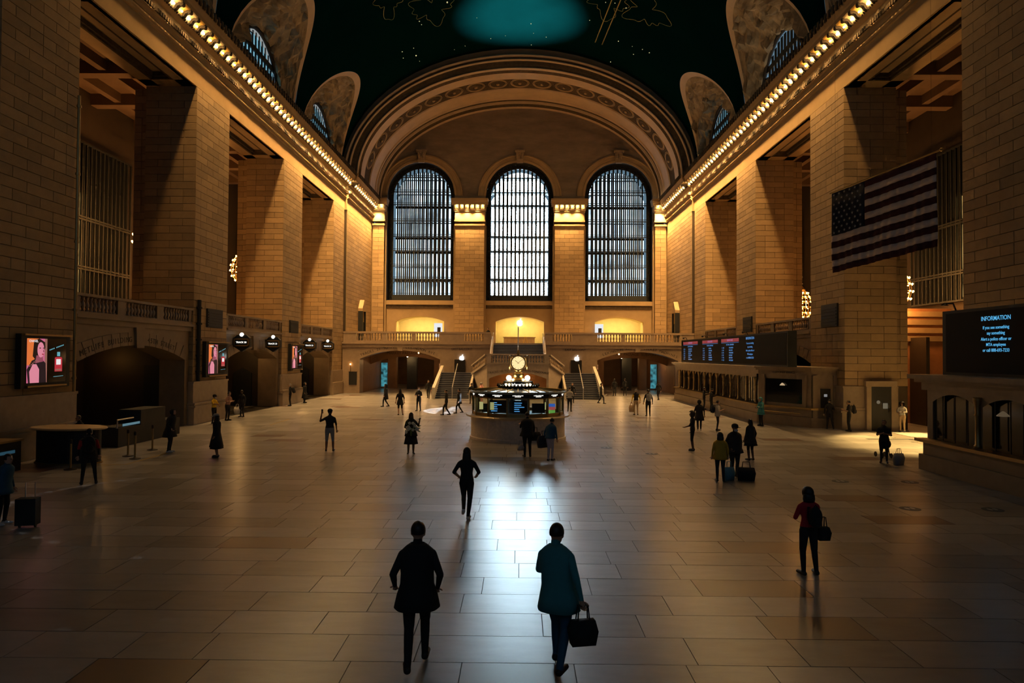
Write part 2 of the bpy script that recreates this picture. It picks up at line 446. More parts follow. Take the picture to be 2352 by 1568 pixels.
PANE_BLUE = emat('lunette_pane_glow', (0.22, 0.52, 0.66), L_LUNETTE, var=0.35, lamp=True)
from mathutils import noise as mnoise
PANE_CLEAR = gmat('clear_lunette_pane', (.9, .95, 1.0), .05, .06)
for sx in (-1, 1):
    for bi, c in enumerate(BC):
        lu = struct(empty('wall_lunette', (0, c, 0)), ('left' if sx < 0 else 'right')+' lunette with carved spandrels around a barred window, bay %s from the balcony' % ('fifth', 'fourth', 'third', 'second', 'first')[bi])
        def W(ph): return Vector((sx*19.4, 4.4*math.cos(ph), VS-.1+5.0*math.sin(ph)))
        def G(ph):
            z = GH*math.sin(ph); x = VA*math.sqrt(max(0, 1-(z/VBH)**2))
            return Vector((sx*x, LW*math.cos(ph), VS+z))
        NP = 44
        def grid(t0, t1, nt, disp, name, m):
            mb = MB(); v = []
            for i in range(NP+1):
                ph = PI*i/NP; a, g_ = W(ph), G(ph)
                for j in range(nt+1):
                    t = t0+(t1-t0)*j/nt
                    p = a.lerp(g_, t)
                    if disp and 0 < j < nt:
                        n1 = mnoise.noise(Vector((p.x*1.1, (p.y+c)*1.1, p.z*1.1)))+.6*mnoise.noise(Vector((p.x*2.7, (p.y+c)*2.7, p.z*2.7+4)))
                        p = p+Vector((-sx*.55, -.35*math.copysign(1, math.cos(ph)), -.5))*disp*max(-.15, n1)
                    v.append(p)
            mb.vf(v, [(i*(nt+1)+j, i*(nt+1)+j+1, (i+1)*(nt+1)+j+1, (i+1)*(nt+1)+j) for i in range(NP) for j in range(nt)])
            return mb.build(name, m, lu, smooth=not disp)
        grid(0.0, .86, 16, 1.1, 'carved_spandrel', SPAN)
        grid(.86, 1.0, 2, 0, 'groin_band', ARCHM)
        # border ring and window bars
        MB().tube([(sx*19.35, 4.4*math.cos(PI*i/24), VS+4.95*math.sin(PI*i/24)) for i in range(25)], 0.16, 6).build('arch_moulding', BRONZE, lu)
        mb = MB(); v = [(sx*19.75, 0, 22.2), (sx*19.75, 4.9, 22.2)]+[(sx*19.75, 4.9*math.cos(PI*i/20), VS+5.5*math.sin(PI*i/20)) for i in range(21)]+[(sx*19.75, -4.9, 22.2)]
        clear = sx > 0 and abs(c-50.2) < .1
        if not clear: mb.vf(v, [(0, i, i+1) for i in range(1, 23)]); mb.build('window_back', IRON, lu)
        for k in range(13):
            yy = -3.66+k*.61; zt = VS-.1+4.75*math.sqrt(max(0, 1-(yy/4.2)**2))
            for (z0, z1) in ((22.9, min(26.2, zt)), (26.65, zt-.1)):
                if z1-z0 < .15: continue
                MB().box(sx*19.55, sx*19.59, yy-.15, yy+.15, z0, z1).build('pane', PANE_CLEAR if clear else PANE_BLUE, lu)
        for k in range(14):
            yy = -3.965+k*.61; zt = VS+4.75*math.sqrt(max(0, 1-(yy/4.25)**2))
            hb_ = .17 if clear else .05  # bars of the clear lunette widened to cut the sun into stripes
            MB().box(sx*19.47, sx*19.53, yy-hb_, yy+hb_, 22.9, zt).build('bar', IRON, lu)
        for zt_ in ((23.9, 25.1, 26.42) if clear else (26.42,)): MB().box(sx*19.45, sx*19.55, -3.9, 3.9, zt_-.2, zt_+.2).build('transom', IRON, lu)  # extra transoms added in the clear lunette to band the sunlight

# ================================================================ great arch over the window wall
AA, AB = 18.9, 13.2
arch = struct(empty('trim_1'), 'great coffered stone arch framing the window wall')
def band(name, prof, m, smooth=False, nseg=72):
    mb = MB(); v = []
    for i in range(nseg+1):
        t = PI*i/nseg
        for (d, y) in prof: v.append(((AA-d)*math.cos(t), y, VS+(AB-d)*math.sin(t)))
    n = len(prof)
    mb.vf(v, [(i*n+j, i*n+j+1, (i+1)*n+j+1, (i+1)*n+j) for i in range(nseg) for j in range(n-1)])
    return mb.build(name, m, arch, smooth)
band('outer_fascia', [(-.6, 72.05), (0, 72.05), (0, 71.95), (.28, 71.95), (.28, 71.8)], STONE_D)
band('bead', [(.28, 71.8), (.38, 71.74), (.5, 71.8), (.5, 72.0)], ARCHM)
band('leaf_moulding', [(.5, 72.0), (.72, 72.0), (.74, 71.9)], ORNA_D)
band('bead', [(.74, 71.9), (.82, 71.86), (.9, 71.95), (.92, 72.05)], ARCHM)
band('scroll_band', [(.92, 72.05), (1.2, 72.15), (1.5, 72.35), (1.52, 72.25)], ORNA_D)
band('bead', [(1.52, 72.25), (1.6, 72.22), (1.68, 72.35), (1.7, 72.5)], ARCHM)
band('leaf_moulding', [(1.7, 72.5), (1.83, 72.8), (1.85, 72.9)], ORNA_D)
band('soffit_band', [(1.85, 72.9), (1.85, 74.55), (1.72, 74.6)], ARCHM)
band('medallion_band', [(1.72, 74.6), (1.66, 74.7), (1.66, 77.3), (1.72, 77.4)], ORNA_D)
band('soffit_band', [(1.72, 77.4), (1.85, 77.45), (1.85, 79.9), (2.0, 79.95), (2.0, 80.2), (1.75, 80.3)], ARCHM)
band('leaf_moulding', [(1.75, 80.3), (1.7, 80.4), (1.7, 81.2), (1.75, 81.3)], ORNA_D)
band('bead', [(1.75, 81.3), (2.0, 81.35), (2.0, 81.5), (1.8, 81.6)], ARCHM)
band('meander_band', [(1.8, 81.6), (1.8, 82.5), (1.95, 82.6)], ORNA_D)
band('bead', [(1.95, 82.6), (2.05, 82.65), (2.05, 83.1)], ARCHM)
mb = MB()
for q in (1.0, .86):
    mb.tube([(1.02*q*math.cos(2*PI*i/24), 1.12*q*math.sin(2*PI*i/24), .02) for i in range(25)], .055, 5)
ring_me = mb.mesh('medallion', STONE_P, True)
rm = MB(); rm.lathe([(.8, .0), (.8, .05), (.75, .06), (0.3, .03), (0.001, .02)], 20, sx=.98, sy=1.05); disc_me = rm.mesh('medallion_disc', ORNA_D, True)
rm = MB(); rm.lathe([(.2, .03), (.16, .16), (.05, .2), (.001, .2)], 8); rose_me = rm.mesh('rosette', STONE_P, True)
# equal steps of arc length
ts = [i*PI/2000 for i in range(2001)]; acc = [0]; E1, E2 = AA-1.66, AB-1.66
for i in range(2000): acc.append(acc[-1]+math.hypot(E1*(math.cos(ts[i+1])-math.cos(ts[i])), E2*(math.sin(ts[i+1])-math.sin(ts[i]))))
for k in range(-8, 9):
    s = acc[-1]/2+k*2.5
    i = min(range(2001), key=lambda q: abs(acc[q]-s)); t = ts[i]
    n = Vector((math.cos(t)/E1, 0, math.sin(t)/E2)).normalized()
    ang = math.atan2(-n.x, -n.z)
    md = place('medallion', ring_me, arch, (E1*math.cos(t)-n.x*.03, 76.0, VS+E2*math.sin(t)-n.z*.03), (0, ang, 0))
    place('medallion_disc', disc_me, md); place('rosette', rose_me, md)

# ================================================================ entablature along both sides
PROF = [(-.3, 19.0), (0, 19.0), (0, 20.12), (.12, 20.13), (.12, 20.24), (.2, 20.26), (.2, 20.34), (.1, 20.36), (.1, 20.42), (.16, 20.44), (.16, 20.68), (.3, 20.7), (.3, 20.96), (.1, 21.0), (.1, 21.45),
        (.2, 21.5), (.4, 21.58), (.4, 21.72), (.42, 21.98), (.95, 21.98), (.95, 22.2), (1.0, 22.3), (1.12, 22.7), (1.12, 22.78), (-.4, 22.85)]
def entab(parent, x_at, y0, y1, sx, name='entablature'):
    mb = MB(); n = len(PROF)
    v = [(sx*(x_at-d), yy, z) for yy in (y0, y1) for (d, z) in PROF]
    mb.vf(v, [(j, j+1, n+j+1, n+j) for j in range(n-1)]+[tuple(range(n)), tuple(range(n, 2*n))])
    return mb.build(name, ENT, parent)
# S-scroll bracket seen from the side (offset d, height z), 0.3 thick
scroll = [(.42, 21.97), (.42, 21.66), (.48, 21.6), (.56, 21.62), (.6, 21.7), (.66, 21.78), (.76, 21.8), (.84, 21.76), (.92, 21.78), (.94, 21.86), (.94, 21.97)]
def bracket_me(sx):
    b = MB(); b.prism([(-sx*d, z-21.8) for d, z in scroll], 'y', -.12, .12); return b.mesh('bracket', ORNA_D)  # brackets coloured dark as if shaded between the lit coffers
BRK = {s: bracket_me(s) for s in (-1, 1)}
bb = MB(); bb.sphere((0, 0, 0), .05, 6, 4); BULB_ME = bb.mesh('bulb', emat('cornice_bulb_glow', (1.0, .66, .28), 330, lamp=True), True); GLOBE_ME = bb.mesh('globe', E_BULB, True)
BULB_DIM = bb.mesh('bulb', emat('cornice_bulb_low', (1.0, .66, .28), 40, lamp=True), True); BULB_MID = bb.mesh('bulb', emat('cornice_bulb_mid', (1.0, .66, .28), 130, lamp=True), True)
eb = MB(); eb.sphere((0, 0, 0), .09, 8, 6, sx=.7, sy=1, sz=1.1); EGG_ME = eb.mesh('egg', ORNA_D, True)
CREAM = pmat('cream_coffer', (.75, .55, .28), .6); OCHRE = pmat('ochre_tint_coffer', (.70, .38, .07), .6)  # the yellow bulb tint is put into the colour of alternate panels
def coffer_me(sx, m):
    b = MB(); pr = [(.42, 21.6), (.5, 21.7), (.6, 21.86), (.72, 21.93), (.86, 21.9), (.95, 21.97)]
    v = []
    for d, z in pr: v += [(-sx*d, -.27, z-21.8), (-sx*d, .27, z-21.8)]
    b.vf(v, [(2*i, 2*i+1, 2*i+3, 2*i+2) for i in range(len(pr)-1)]); return b.mesh('coffer_panel', m, True)
COF = {(s_, i): coffer_me(s_, (CREAM, OCHRE)[i]) for s_ in (-1, 1) for i in (0, 1)}
CORN_COL = (1.0, 0.55, 0.185)
for sx in (-1, 1):
    side = 'left' if sx < 0 else 'right'
    en = struct(empty('trim_%d' % (2 if sx < 0 else 3)), side+' cornice with scroll brackets and a row of bare bulbs')
    entab(en, WP, -12, 70.5, sx)
    entab(en, WP-.2, 70.5, YW, sx)
    k = 0; y = 14.0
    while y < 82.2:
        jog = .2 if y > 70.5 else 0
        if y > 19 and not (70.1 < y < 70.9):
            place('bracket', BRK[sx], en, (sx*(WP-jog), y, 21.8))
            place('coffer_panel', COF[(sx, k % 2)], en, (sx*(WP-jog), y+.41, 21.8))
            o = place('bulb', BULB_DIM if y < 33 else BULB_MID if y < 42 else BULB_ME, en, (sx*(WP-jog-.62), y+.41, 21.72))
            if k % 2 == 0:
                p = min(1.15, max(.03, ((y-17)/45))**1.25)*min(1.0, max(.06, (y-24)/13))*(1.45 if y > 54 else 1.0)
                spot('bulb_light', (sx*(WP-jog-.72), y+.41, 21.58), (sx*(WP-3.0), y+.41, 8.0), 2*L_CORNICE*(p+(.35 if y > 68 else 0)), CORN_COL, 108, .9, .09, en)
        y += .82; k += 1
    # dentils and leaf drops are too fine to pick apart
    b = MB(); y = 15.0
    while y < 82.5:
        jog = .2 if y > 70.5 else 0
        b.box(sx*(WP-jog-.3), sx*(WP-jog-.4), y, y+.13, 20.73, 20.94); y += .22
    o = b.build('dentil_band', ORNA_D, en); o['kind'] = 'stuff'  # dentils coloured darker for contrast, with their shade in the colour
    b = MB(); y = 15.0
    while y < 82.5:
        jog = .2 if y > 70.5 else 0
        b.sphere((sx*(WP-jog-.42), y, 21.63), .085, 6, 4); y += .2
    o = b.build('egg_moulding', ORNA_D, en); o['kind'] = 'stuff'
    b = MB(); y = 15.0
    while y < 82.5:
        jog = .2 if y > 70.5 else 0
        b.box(sx*(WP-jog-1.1), sx*(WP-jog-1.18), y, y+.2, 22.5, 22.95); y += .45
    o = b.build('leaf_cresting', ORNA_D, en); o['kind'] = 'stuff'

# ================================================================ piers
def pier(sx, y0, y1, idx):
    side = 'left' if sx < 0 else 'right'
    p = struct(empty('wall_pier'), '%s stone block pier, %s from the window wall' % (side, ('fourth', 'third', 'second', 'first')[idx]))
    b = MB(); xs = sorted((sx*(WP+.05), sx*20.95)); b.box(xs[0], xs[1], y0+.05, y1-.02, 0, ZL)
    xs = sorted((sx*20.95, sx*21.8)); b.box(xs[0], xs[1], y0+.45, y1-.45, 0, ZL)
    b.build('pier_core', JOINT, p)
    if sx < 0: ashlar(p, (-WP-.05, y0), PI/2, y1-y0, 2.4, ZL, .415, 1.45)
    else: ashlar(p, (WP+.05, y1), -PI/2, y1-y0, 2.4, ZL, .415, 1.45)
    x0 = -20.95 if sx < 0 else WP+.05
    sk = None
    ashlar(p, (x0+(0 if sx < 0 else -.05), y0+.05), 0, 2.9, 2.4, ZL, .415, 1.4)
    ashlar(p, ((-21.8 if sx < 0 else 20.95), y0+.45), 0, .85, 2.4, ZL, .415, .85)
    # moulded base
    for nm, e, z0, z1 in (('base_plinth', .2, 0, .95), ('base_moulding', .28, .95, 1.05), ('base_moulding', .2, 1.05, 1.12), ('base_moulding', .25, 1.12, 1.2), ('base_die', .1, 1.2, 2.3), ('base_cap', .14, 2.3, 2.4)):
        xs = sorted((sx*(WP-e), sx*(21.0)))
        MB().box(xs[0], xs[1], y0-e*.6, y1+e*.6, z0, z1).build(nm, MARBLE, p)
    return p
for sx in (-1, 1):
    for i, (a, c) in enumerate(PIERS): pier(sx, a, c, i)

# end walls beside the window wall, with joints left open
for sx in (-1, 1):
    side = 'left' if sx < 0 else 'right'
    p = struct(empty('wall_%s' % side), side+' end wall of large stone blocks beside the windows')
    xs = sorted((sx*(WP-.15), sx*22)); MB().box(xs[0], xs[1], 70.55, YW+1, 0, ZL+2).build('wall_core', JOINT, p)
    xs = sorted((sx*(WP+.3), sx*22)); MB().box(xs[0], xs[1], 70.2, 70.6, 0, ZL+2).build('wall_slot', JOINT, p)
    if sx < 0: ashlar(p, (-WP+.15, 70.7), PI/2, 12.2, ZG, 20.3, .43, 1.5)
    else: ashlar(p, (WP-.15, 82.9), -PI/2, 12.2, ZG, 20.3, .43, 1.5)
    # wall behind the camera's flank, out of frame, keeps the light in
    xs = sorted((sx*(WP+.05), sx*22)); MB().box(xs[0], xs[1], -12, 23.6, 0, 23).build('near_wall', STONE_P, p)
    xs = sorted((sx*(18.3), sx*22)); MB().box(xs[0], xs[1], -12, YW, 22.86, 23.2).build('attic', STONE_P, p)
wr = struct(empty('wall_rear'), 'stone window wall behind the viewer')
for (x0, x1, z0, z1) in ((-28, 28, 0, 10.6), (-28, 28, 27, 37), (-28, -16.1, 10.6, 27), (-7.9, -4.1, 10.6, 27), (4.1, 7.9, 10.6, 27), (16.1, 28, 10.6, 27)):
    MB().box(x0, x1, -12.6, -12, z0, z1).build('wall_piece', STONE_P, wr)
for i, c in enumerate((-12.0, 0.0, 12.0)):
    w = struct(empty('window_%d' % (10+i), (c, -12.5, 0)), 'tall window behind the viewer, '+('left', 'middle', 'right')[i])
    for k in range(6):
        MB().box(-4.1+k*8.2/6+.08, -4.1+(k+1)*8.2/6-.08, -.1, -.05, 10.6, 27).build('pane', emat('west_pane', (.42, .70, 1.0), L_WEST, lamp=True), w)
        MB().box(-4.1+k*8.2/6-.08, -4.1+k*8.2/6+.08, -.1, .3, 10.6, 27).build('mullion', IRON, w)


# ================================================================ galleries behind the piers
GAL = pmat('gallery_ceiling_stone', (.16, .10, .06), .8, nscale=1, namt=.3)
E_OFFICE = emat('lit_office_glow', (1.0, 0.62, 0.2), 0.55, namt=.9, nscale=.9)
for sx in (-1, 1):
    side = 'left' if sx < 0 else 'right'
    g = struct(empty('wall_gallery_%s' % side), side+' gallery behind the piers with beams and barred windows')
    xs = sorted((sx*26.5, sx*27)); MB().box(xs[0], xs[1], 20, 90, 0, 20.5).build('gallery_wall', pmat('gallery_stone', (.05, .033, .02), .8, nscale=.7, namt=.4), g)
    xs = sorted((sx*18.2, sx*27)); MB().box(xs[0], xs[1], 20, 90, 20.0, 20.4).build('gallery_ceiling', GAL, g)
    MB().box(min(sx*18.2, sx*27), max(sx*18.2, sx*27), 19.5, 20, 0, 20.4).build('gallery_end', STONE_P, g)
    if sx < 0: MB().box(-26.6, -18.6, 27.8, 90, ZG-.3, ZG).build('gallery_floor', MARBLE, g)
    else: MB().box(18.6, 26.6, 42.3, 90, ZG-.3, ZG).build('gallery_floor', MARBLE, g)
    for (a, c) in BAYS:                     # lintel soffit with a sunk coffer
        m = MB()
        x0, x1 = sorted((sx*18.2, sx*20.95))
        m.box(x0, x1, a, c, ZL+.35, ZL+.8)
        m.box(x0, x0+.75, a, c, ZL, ZL+.4); m.box(x1-.75, x1, a, c, ZL, ZL+.4)
        m.box(x0, x1, a, a+.9, ZL, ZL+.4); m.box(x0, x1, c-.9, c, ZL, ZL+.4)
        m.build('lintel_soffit', STONE_P, g)
        m = MB(); q0, q1 = x0+.75, x1-.75
        for e, z in ((0, .0), (.12, .12)):
            m.box(q0+e, q0+e+.12, a+.9+e, c-.9-e, ZL+z, ZL+.36); m.box(q1-e-.12, q1-e, a+.9+e, c-.9-e, ZL+z, ZL+.36)
            m.box(q0+e, q1-e, a+.9+e, a+1.02+e, ZL+z, ZL+.36); m.box(q0+e, q1-e, c-1.02-e, c-.9-e, ZL+z, ZL+.36)
        m.build('coffer_moulding', ORNA_D, g)
    for k in range(12):
        yy = 23+k*4.75
        xs = sorted((sx*20.9, sx*26.5)); MB().box(xs[0], xs[1], yy-.35, yy+.35, 19.3, 20.0).build('ceiling_beam', GAL, g)
    for xx in (22.6, 24.6):
        xs = sorted((sx*xx, sx*(xx+.4))); MB().box(xs[0], xs[1], 20, 88, 19.45, 20.0).build('ceiling_beam', GAL, g)
    for wi, (yc, hw, z0, z1) in enumerate(((42.4, 3.2, 7.4, 16.6), (66.0, 2.4, 6.6, 17.5))):
        w = struct(empty('window_%d' % ({-1: 4, 1: 6}[sx]+wi)), 'dark barred gallery window on the %s, %s' % (side, ('nearer one with lit rooms behind', 'farther one')[wi]))
        xw = sx*26.45
        MB().box(min(xw, xw-sx*.1), max(xw, xw-sx*.1), yc-hw, yc+hw, z0, z1).build('window_back', IRON, w)
        nb = int(hw*2/.42)
        for k in range(nb+1):
            yy = yc-hw+k*2*hw/nb
            xs = sorted((xw-sx*.22, xw-sx*.32)); MB().box(xs[0], xs[1], yy-.05, yy+.05, z0, z1).build('bar', IRON, w)
        for zz in (z0, z0+1.6, z0+1.75, z0+4.6, z0+4.75, z1):
            xs = sorted((xw-sx*.22, xw-sx*.34)); MB().box(xs[0], xs[1], yc-hw, yc+hw, zz-.05, zz+.05).build('rail', IRON, w)
        if wi == 0:
            for k in range(nb):
                yy = yc-hw+k*2*hw/nb
                if (sx < 0 and k < 4) or (sx > 0 and k in (0, 1, 2, 3)):
                    for (q0, q1) in ((z0+.2, z0+1.55), (z0+1.85, z0+4.5), (z0+4.85, z0+6.2)):
                        xs = sorted((xw-sx*.12, xw-sx*.14)); MB().box(xs[0], xs[1], yy+.07, yy+.33, q0, q1).build('pane', E_OFFICE, w)
# ================================================================ window wall
def holes_wall(mb, P, us, lo, hi, holes):
    """Fill columns between us; holes = (u0, u1, bottom, topfunc)."""
    for u0, u1 in zip(us[:-1], us[1:]):
        m = (u0+u1)/2
        hs = sorted([h for h in holes if h[0] < m < h[1]], key=lambda h: h[2])
        c0 = lo(u0); c1 = lo(u1)
        for h in hs:
            if h[2] > c0+1e-6: mb.quad(P(u0, c0), P(u1, c1), P(u1, h[2]), P(u0, h[2]))
            c0 = h[3](u0); c1 = h[3](u1)
        if hi(u0) > c0+1e-4 or hi(u1) > c1+1e-4: mb.quad(P(u0, c0), P(u1, c1), P(u1, hi(u1)), P(u0, hi(u0)))
def seg_arch(c, hw, zs, za):
    """circular segment arch: height over u"""
    h = za-zs; R = (hw*hw+h*h)/(2*h)
    return lambda u: zs+math.sqrt(max(0, R*R-(u-c)**2))-(R-h)
def frange(a, b, n): return [a+(b-a)*i/n for i in range(n+1)]

wb = struct(empty('wall_back'), 'stone window wall at the far end under the great arch')
WC = [-12.0, 0.05, 12.1]; WH = 4.12; WSP = 23.4
tymp = lambda u: 22.8+11.7*math.sqrt(max(0, 1-(u/17.6)**2))
wtop = lambda c: (lambda u: WSP+math.sqrt(max(0, WH*WH-(u-c)**2)))
us = sorted(set([round(q, 4) for q in frange(-17.6, 17.6, 90)]+[round(q, 4) for c in WC for q in frange(c-WH, c+WH, 28)]))
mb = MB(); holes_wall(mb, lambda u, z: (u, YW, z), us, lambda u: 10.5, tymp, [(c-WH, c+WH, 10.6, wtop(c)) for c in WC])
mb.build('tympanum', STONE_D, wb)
NC = [-12.0, 0.15, 12.2]; NH = 2.93
narch = [seg_arch(c, NH, 8.05, 8.65) for c in NC]
us = sorted(set([round(q, 4) for q in frange(-18, 18, 20)]+[round(q, 4) for c in NC for q in frange(c-NH, c+NH, 20)]))
mb = MB(); holes_wall(mb, lambda u, z: (u, YW, z), us, lambda u: 5.0, lambda u: 9.62, [(c-NH, c+NH, 5.2, a) for c, a in zip(NC, narch)])
mb.build('lower_wall', STONE_P, wb)
for c in WC:
    mb = MB(); mb.box(c-WH-.05, c+WH+.05, YW-.25, YW+.3, 10.05, 10.55); mb.build('window_sill', STONE_P, wb)
    mb = MB(); mb.box(c-WH-.05, c+WH+.05, YW-.1, YW+.3, 9.62, 10.05); mb.build('carved_band', ORNA_D, wb)
    # archivolt and keystone
    mb = MB(); v = []
    for i in range(33):
        t = PI*i/32
        for r, y in ((WH, YW+.05), (WH, YW-.12), (WH+.25, YW-.16), (WH+.3, YW-.1), (WH+.75, YW-.1), (WH+.8, YW-.18), (WH+.95, YW-.14), (WH+.98, YW+.02)):
            v.append((c+r*math.cos(t), y, WSP+r*math.sin(t)))
    mb.vf(v, [(i*8+j, i*8+j+1, (i+1)*8+j+1, (i+1)*8+j) for i in range(32) for j in range(7)]); mb.build('archivolt', STONE_P, wb)
    mb = MB(); mb.prism([(c-.38, WSP+WH-.1), (c+.38, WSP+WH-.1), (c+.5, WSP+WH+1.2), (c-.5, WSP+WH+1.2)], 'y', YW-.4, YW)
    mb.box(c-.6, c+.6, YW-.5, YW, WSP+WH+1.2, WSP+WH+1.42)
    for q in (-.28, .28): mb.lathe([(.12, -.35), (.16, 0), (.12, .35)], 8, (c+q, YW-.45, WSP+WH+.7))
    mb.build('keystone', ORNA, wb)
    mb = MB(); v = []                      # reveal of the window
    path = [(c-WH, 10.5)]+[(c+WH*math.cos(PI-PI*i/24), WSP+WH*math.sin(PI*i/24)) for i in range(25)]+[(c+WH, 10.5)]
    for (x, z) in path: v += [(x, YW, z), (x, YW+2.9, z)]
    mb.vf(v, [(2*i, 2*i+1, 2*i+3, 2*i+2) for i in range(len(path)-1)]); mb.build('window_reveal', IRON, wb)
mb = MB()
for c in (-6.0, 6.05):                    # impost band between the arches
    mb.box(c-1.9, c+1.9, YW-.12, YW, 23.0, 23.35)
mb.build('impost_band', STONE_D, wb)

# pilasters with bracketed capitals
def capital(parent, x0, x1, yf, nb, sides=True):
    m = MB()
    for d, z0, z1 in ((.06, 19.55, 19.62), (.12, 19.62, 19.75), (.06, 19.75, 19.85), (.15, 20.1, 20.3), (.05, 20.3, 21.3), (.2, 21.3, 21.45), (.3, 21.45, 21.6), (.32, 21.6, 22.05), (.62, 22.05, 22.3), (.7, 22.3, 22.55), (.78, 22.55, 22.8)):
        m.box(x0-d*.6, x1+d*.6, yf-d, yf+.6, z0, z1)
    m.build('capital', STONE_P, parent)
    for k in range(nb):
        xx = x0-.1+(x1-x0+.2)*(k+.0)/(nb-1)
        b_ = MB(); b_.box(xx-.09, xx+.09, yf-.6, yf-.3, 21.62, 22.04); b_.build('bracket', ORNA, parent)
    for k in range(nb-1):
        xx = x0-.1+(x1-x0+.2)*(k+.5)/(nb-1)
        place('bulb', BULB_ME, parent, (xx, yf-.48, 21.92))
        if k % 2 == 0: spot('bulb_light', (xx, yf-.62, 21.7), (xx, yf+.5, 8.0), L_CORNICE*2.5, CORN_COL, 100, .9, .09, parent)
for i, (x0, x1) in enumerate(((-17.75, -16.35), (-7.75, -4.2), (4.3, 7.85), (16.4, 17.75))):
    p = struct(empty('wall_pilaster'), ('left corner stone pilaster beside the left window', 'stone pilaster between the left and middle windows', 'stone pilaster between the middle and right windows', 'right corner stone pilaster beside the right window')[i])
    yf = YW-.7
    MB().box(x0+.03, x1-.03, yf+.05, YW+.1, 5.2, 19.7).build('pilaster_core', JOINT, p)
    ashlar(p, (x0, yf+.05), 0, x1-x0, 5.25, 19.6, .49, 1.2 if x1-x0 > 2 else 1.4)
    MB().box(x0-.2, x0+.05, YW-.35, YW+.1, 5.2, 19.7).build('pilaster_edge', STONE_P, p)
    MB().box(x1-.05, x1+.2, YW-.35, YW+.1, 5.2, 19.7).build('pilaster_edge', STONE_P, p)
    capital(p, x0, x1, yf, 7 if x1-x0 > 2 else 3)

# ---------------------------------------------------------------- the three great windows
PANE_C = emat('daylight_pane', (0.62, 0.86, 1.0), L_WINDOW_C, var=.08, lamp=True)
PANE_S = emat('shaded_daylight_pane', (0.62, 0.84, 1.0), L_WINDOW_S, var=.45, namt=.75, nscale=.35, lamp=True)
ROWS = [11.3, 13.3, 14.9, 16.8, 18.6, 20.5, 22.5, 24.1, 25.9, 27.6]
for wi, c in enumerate(WC):
    w = struct(empty('window_%d' % (wi+1), (c, YW, 0)), ('left', 'middle', 'right')[wi]+' tall arched window with iron bars, '+('dim panes', 'brightest panes', 'dim panes')[wi])
    iw = 3.55; ir = 3.55
    def ztop(x, r=ir): return WSP+math.sqrt(max(0, r*r-x*x))
    # ornamental border: flat ring with scroll beads
    mb = MB(); v = []
    path = [(-1, 10.6, -1)]+[(math.cos(PI-PI*i/28), None, math.sin(PI*i/28)) for i in range(29)]+[(1, 10.6, 1)]
    for (cx, z, sn) in path:
        for r, y in ((WH, 1.0), (iw, .9), (iw, 1.1)):
            v.append((cx*r, y, z if z else WSP+sn*r))
    mb.vf(v, [(i*3+j, i*3+j+1, (i+1)*3+j+1, (i+1)*3+j) for i in range(len(path)-1) for j in range(2)]); mb.build('border_frame', IRON, w)
    sc_ = MB()
    for sx in (-1, 1):
        z = 10.9
        while z < WSP: sc_.tube([(sx*3.84+.16*math.cos(2*PI*i/8), .86, z+.2*math.sin(2*PI*i/8)) for i in range(9)], .035, 4); z += .55
    for i in range(1, 22):
        t = PI*i/22; q = (3.84*math.cos(t), .86, WSP+3.84*math.sin(t))
        sc_.tube([(q[0]+.18*math.cos(2*PI*k/8), .86, q[2]+.18*math.sin(2*PI*k/8)) for k in range(9)], .035, 4)
    sc_.build('border_scrolls', BRONZE, w)
    NCOL = 14; pw = 2*iw/NCOL
    for layer, (yl, th) in enumerate(((1.0, .19), (2.5, .17))):
        for k in range(1, NCOL):
            x = -iw+k*pw
            MB().box(x-th/2-(.02 if wi == 1 else 0), x+th/2+(.02 if wi == 1 else 0), yl-(1.1 if layer and wi == 1 else 0), yl+.1, 10.6, ztop(x)).build('mullion', IRON, w)  # outer bars of the middle window deepened to block slanting daylight
        for j, z in enumerate(ROWS[:-1]):
            hw = math.sqrt(max(.1, ir*ir-max(0, z-WSP)**2)) if z > WSP else iw
            t2 = .3 if j in (1, 3, 4, 6) and layer else .1
            MB().box(-hw, hw, yl-.03-(1.1 if layer and wi == 1 else 0), yl+.12, z-t2/2, z+t2/2).build('transom', IRON, w)
            if layer == 0:
                for dz in (.2,):
                    MB().box(-hw, hw, yl-.03, yl+.05, z+dz, z+dz+.06).build('transom', IRON, w)
    MB().box(-iw, iw, .85, 1.2, 10.55, 11.3).build('bottom_panel', IRON, w)
    hd = MB()                               # scalloped heads in the lowest row
    for k in range(NCOL):
        x = -iw+(k+.5)*pw
        hd.tube([(x+.2*math.cos(PI*i/6), 1.02, 12.75+.25*math.sin(PI*i/6)) for i in range(7)], .04, 4)
        hd.tube([(x+.1*math.cos(2*PI*i/6), 1.02, 13.12+.1*math.sin(2*PI*i/6)) for i in range(7)], .04, 4)
    hd.build('cusped_heads', IRON, w)
    zr = [10.6]+ROWS
    for k in range(NCOL):
        x0 = -iw+k*pw; x1 = x0+pw; xm = (x0+x1)/2
        for z0, z1 in zip(zr[:-1], zr[1:]):
            e0, e1 = min(z1, ztop(x0)), min(z1, ztop(x1))
            if max(e0, e1) <= z0+.1: continue
            e0 = max(e0, z0+.02); e1 = max(e1, z0+.02)
            m = MB(); m.prism([(x0, z0), (x1, z0), (x1, e1), (x0, e0)], 'y', 2.65, 2.7)
            m.build('pane', PANE_C if wi == 1 else PANE_S, w)

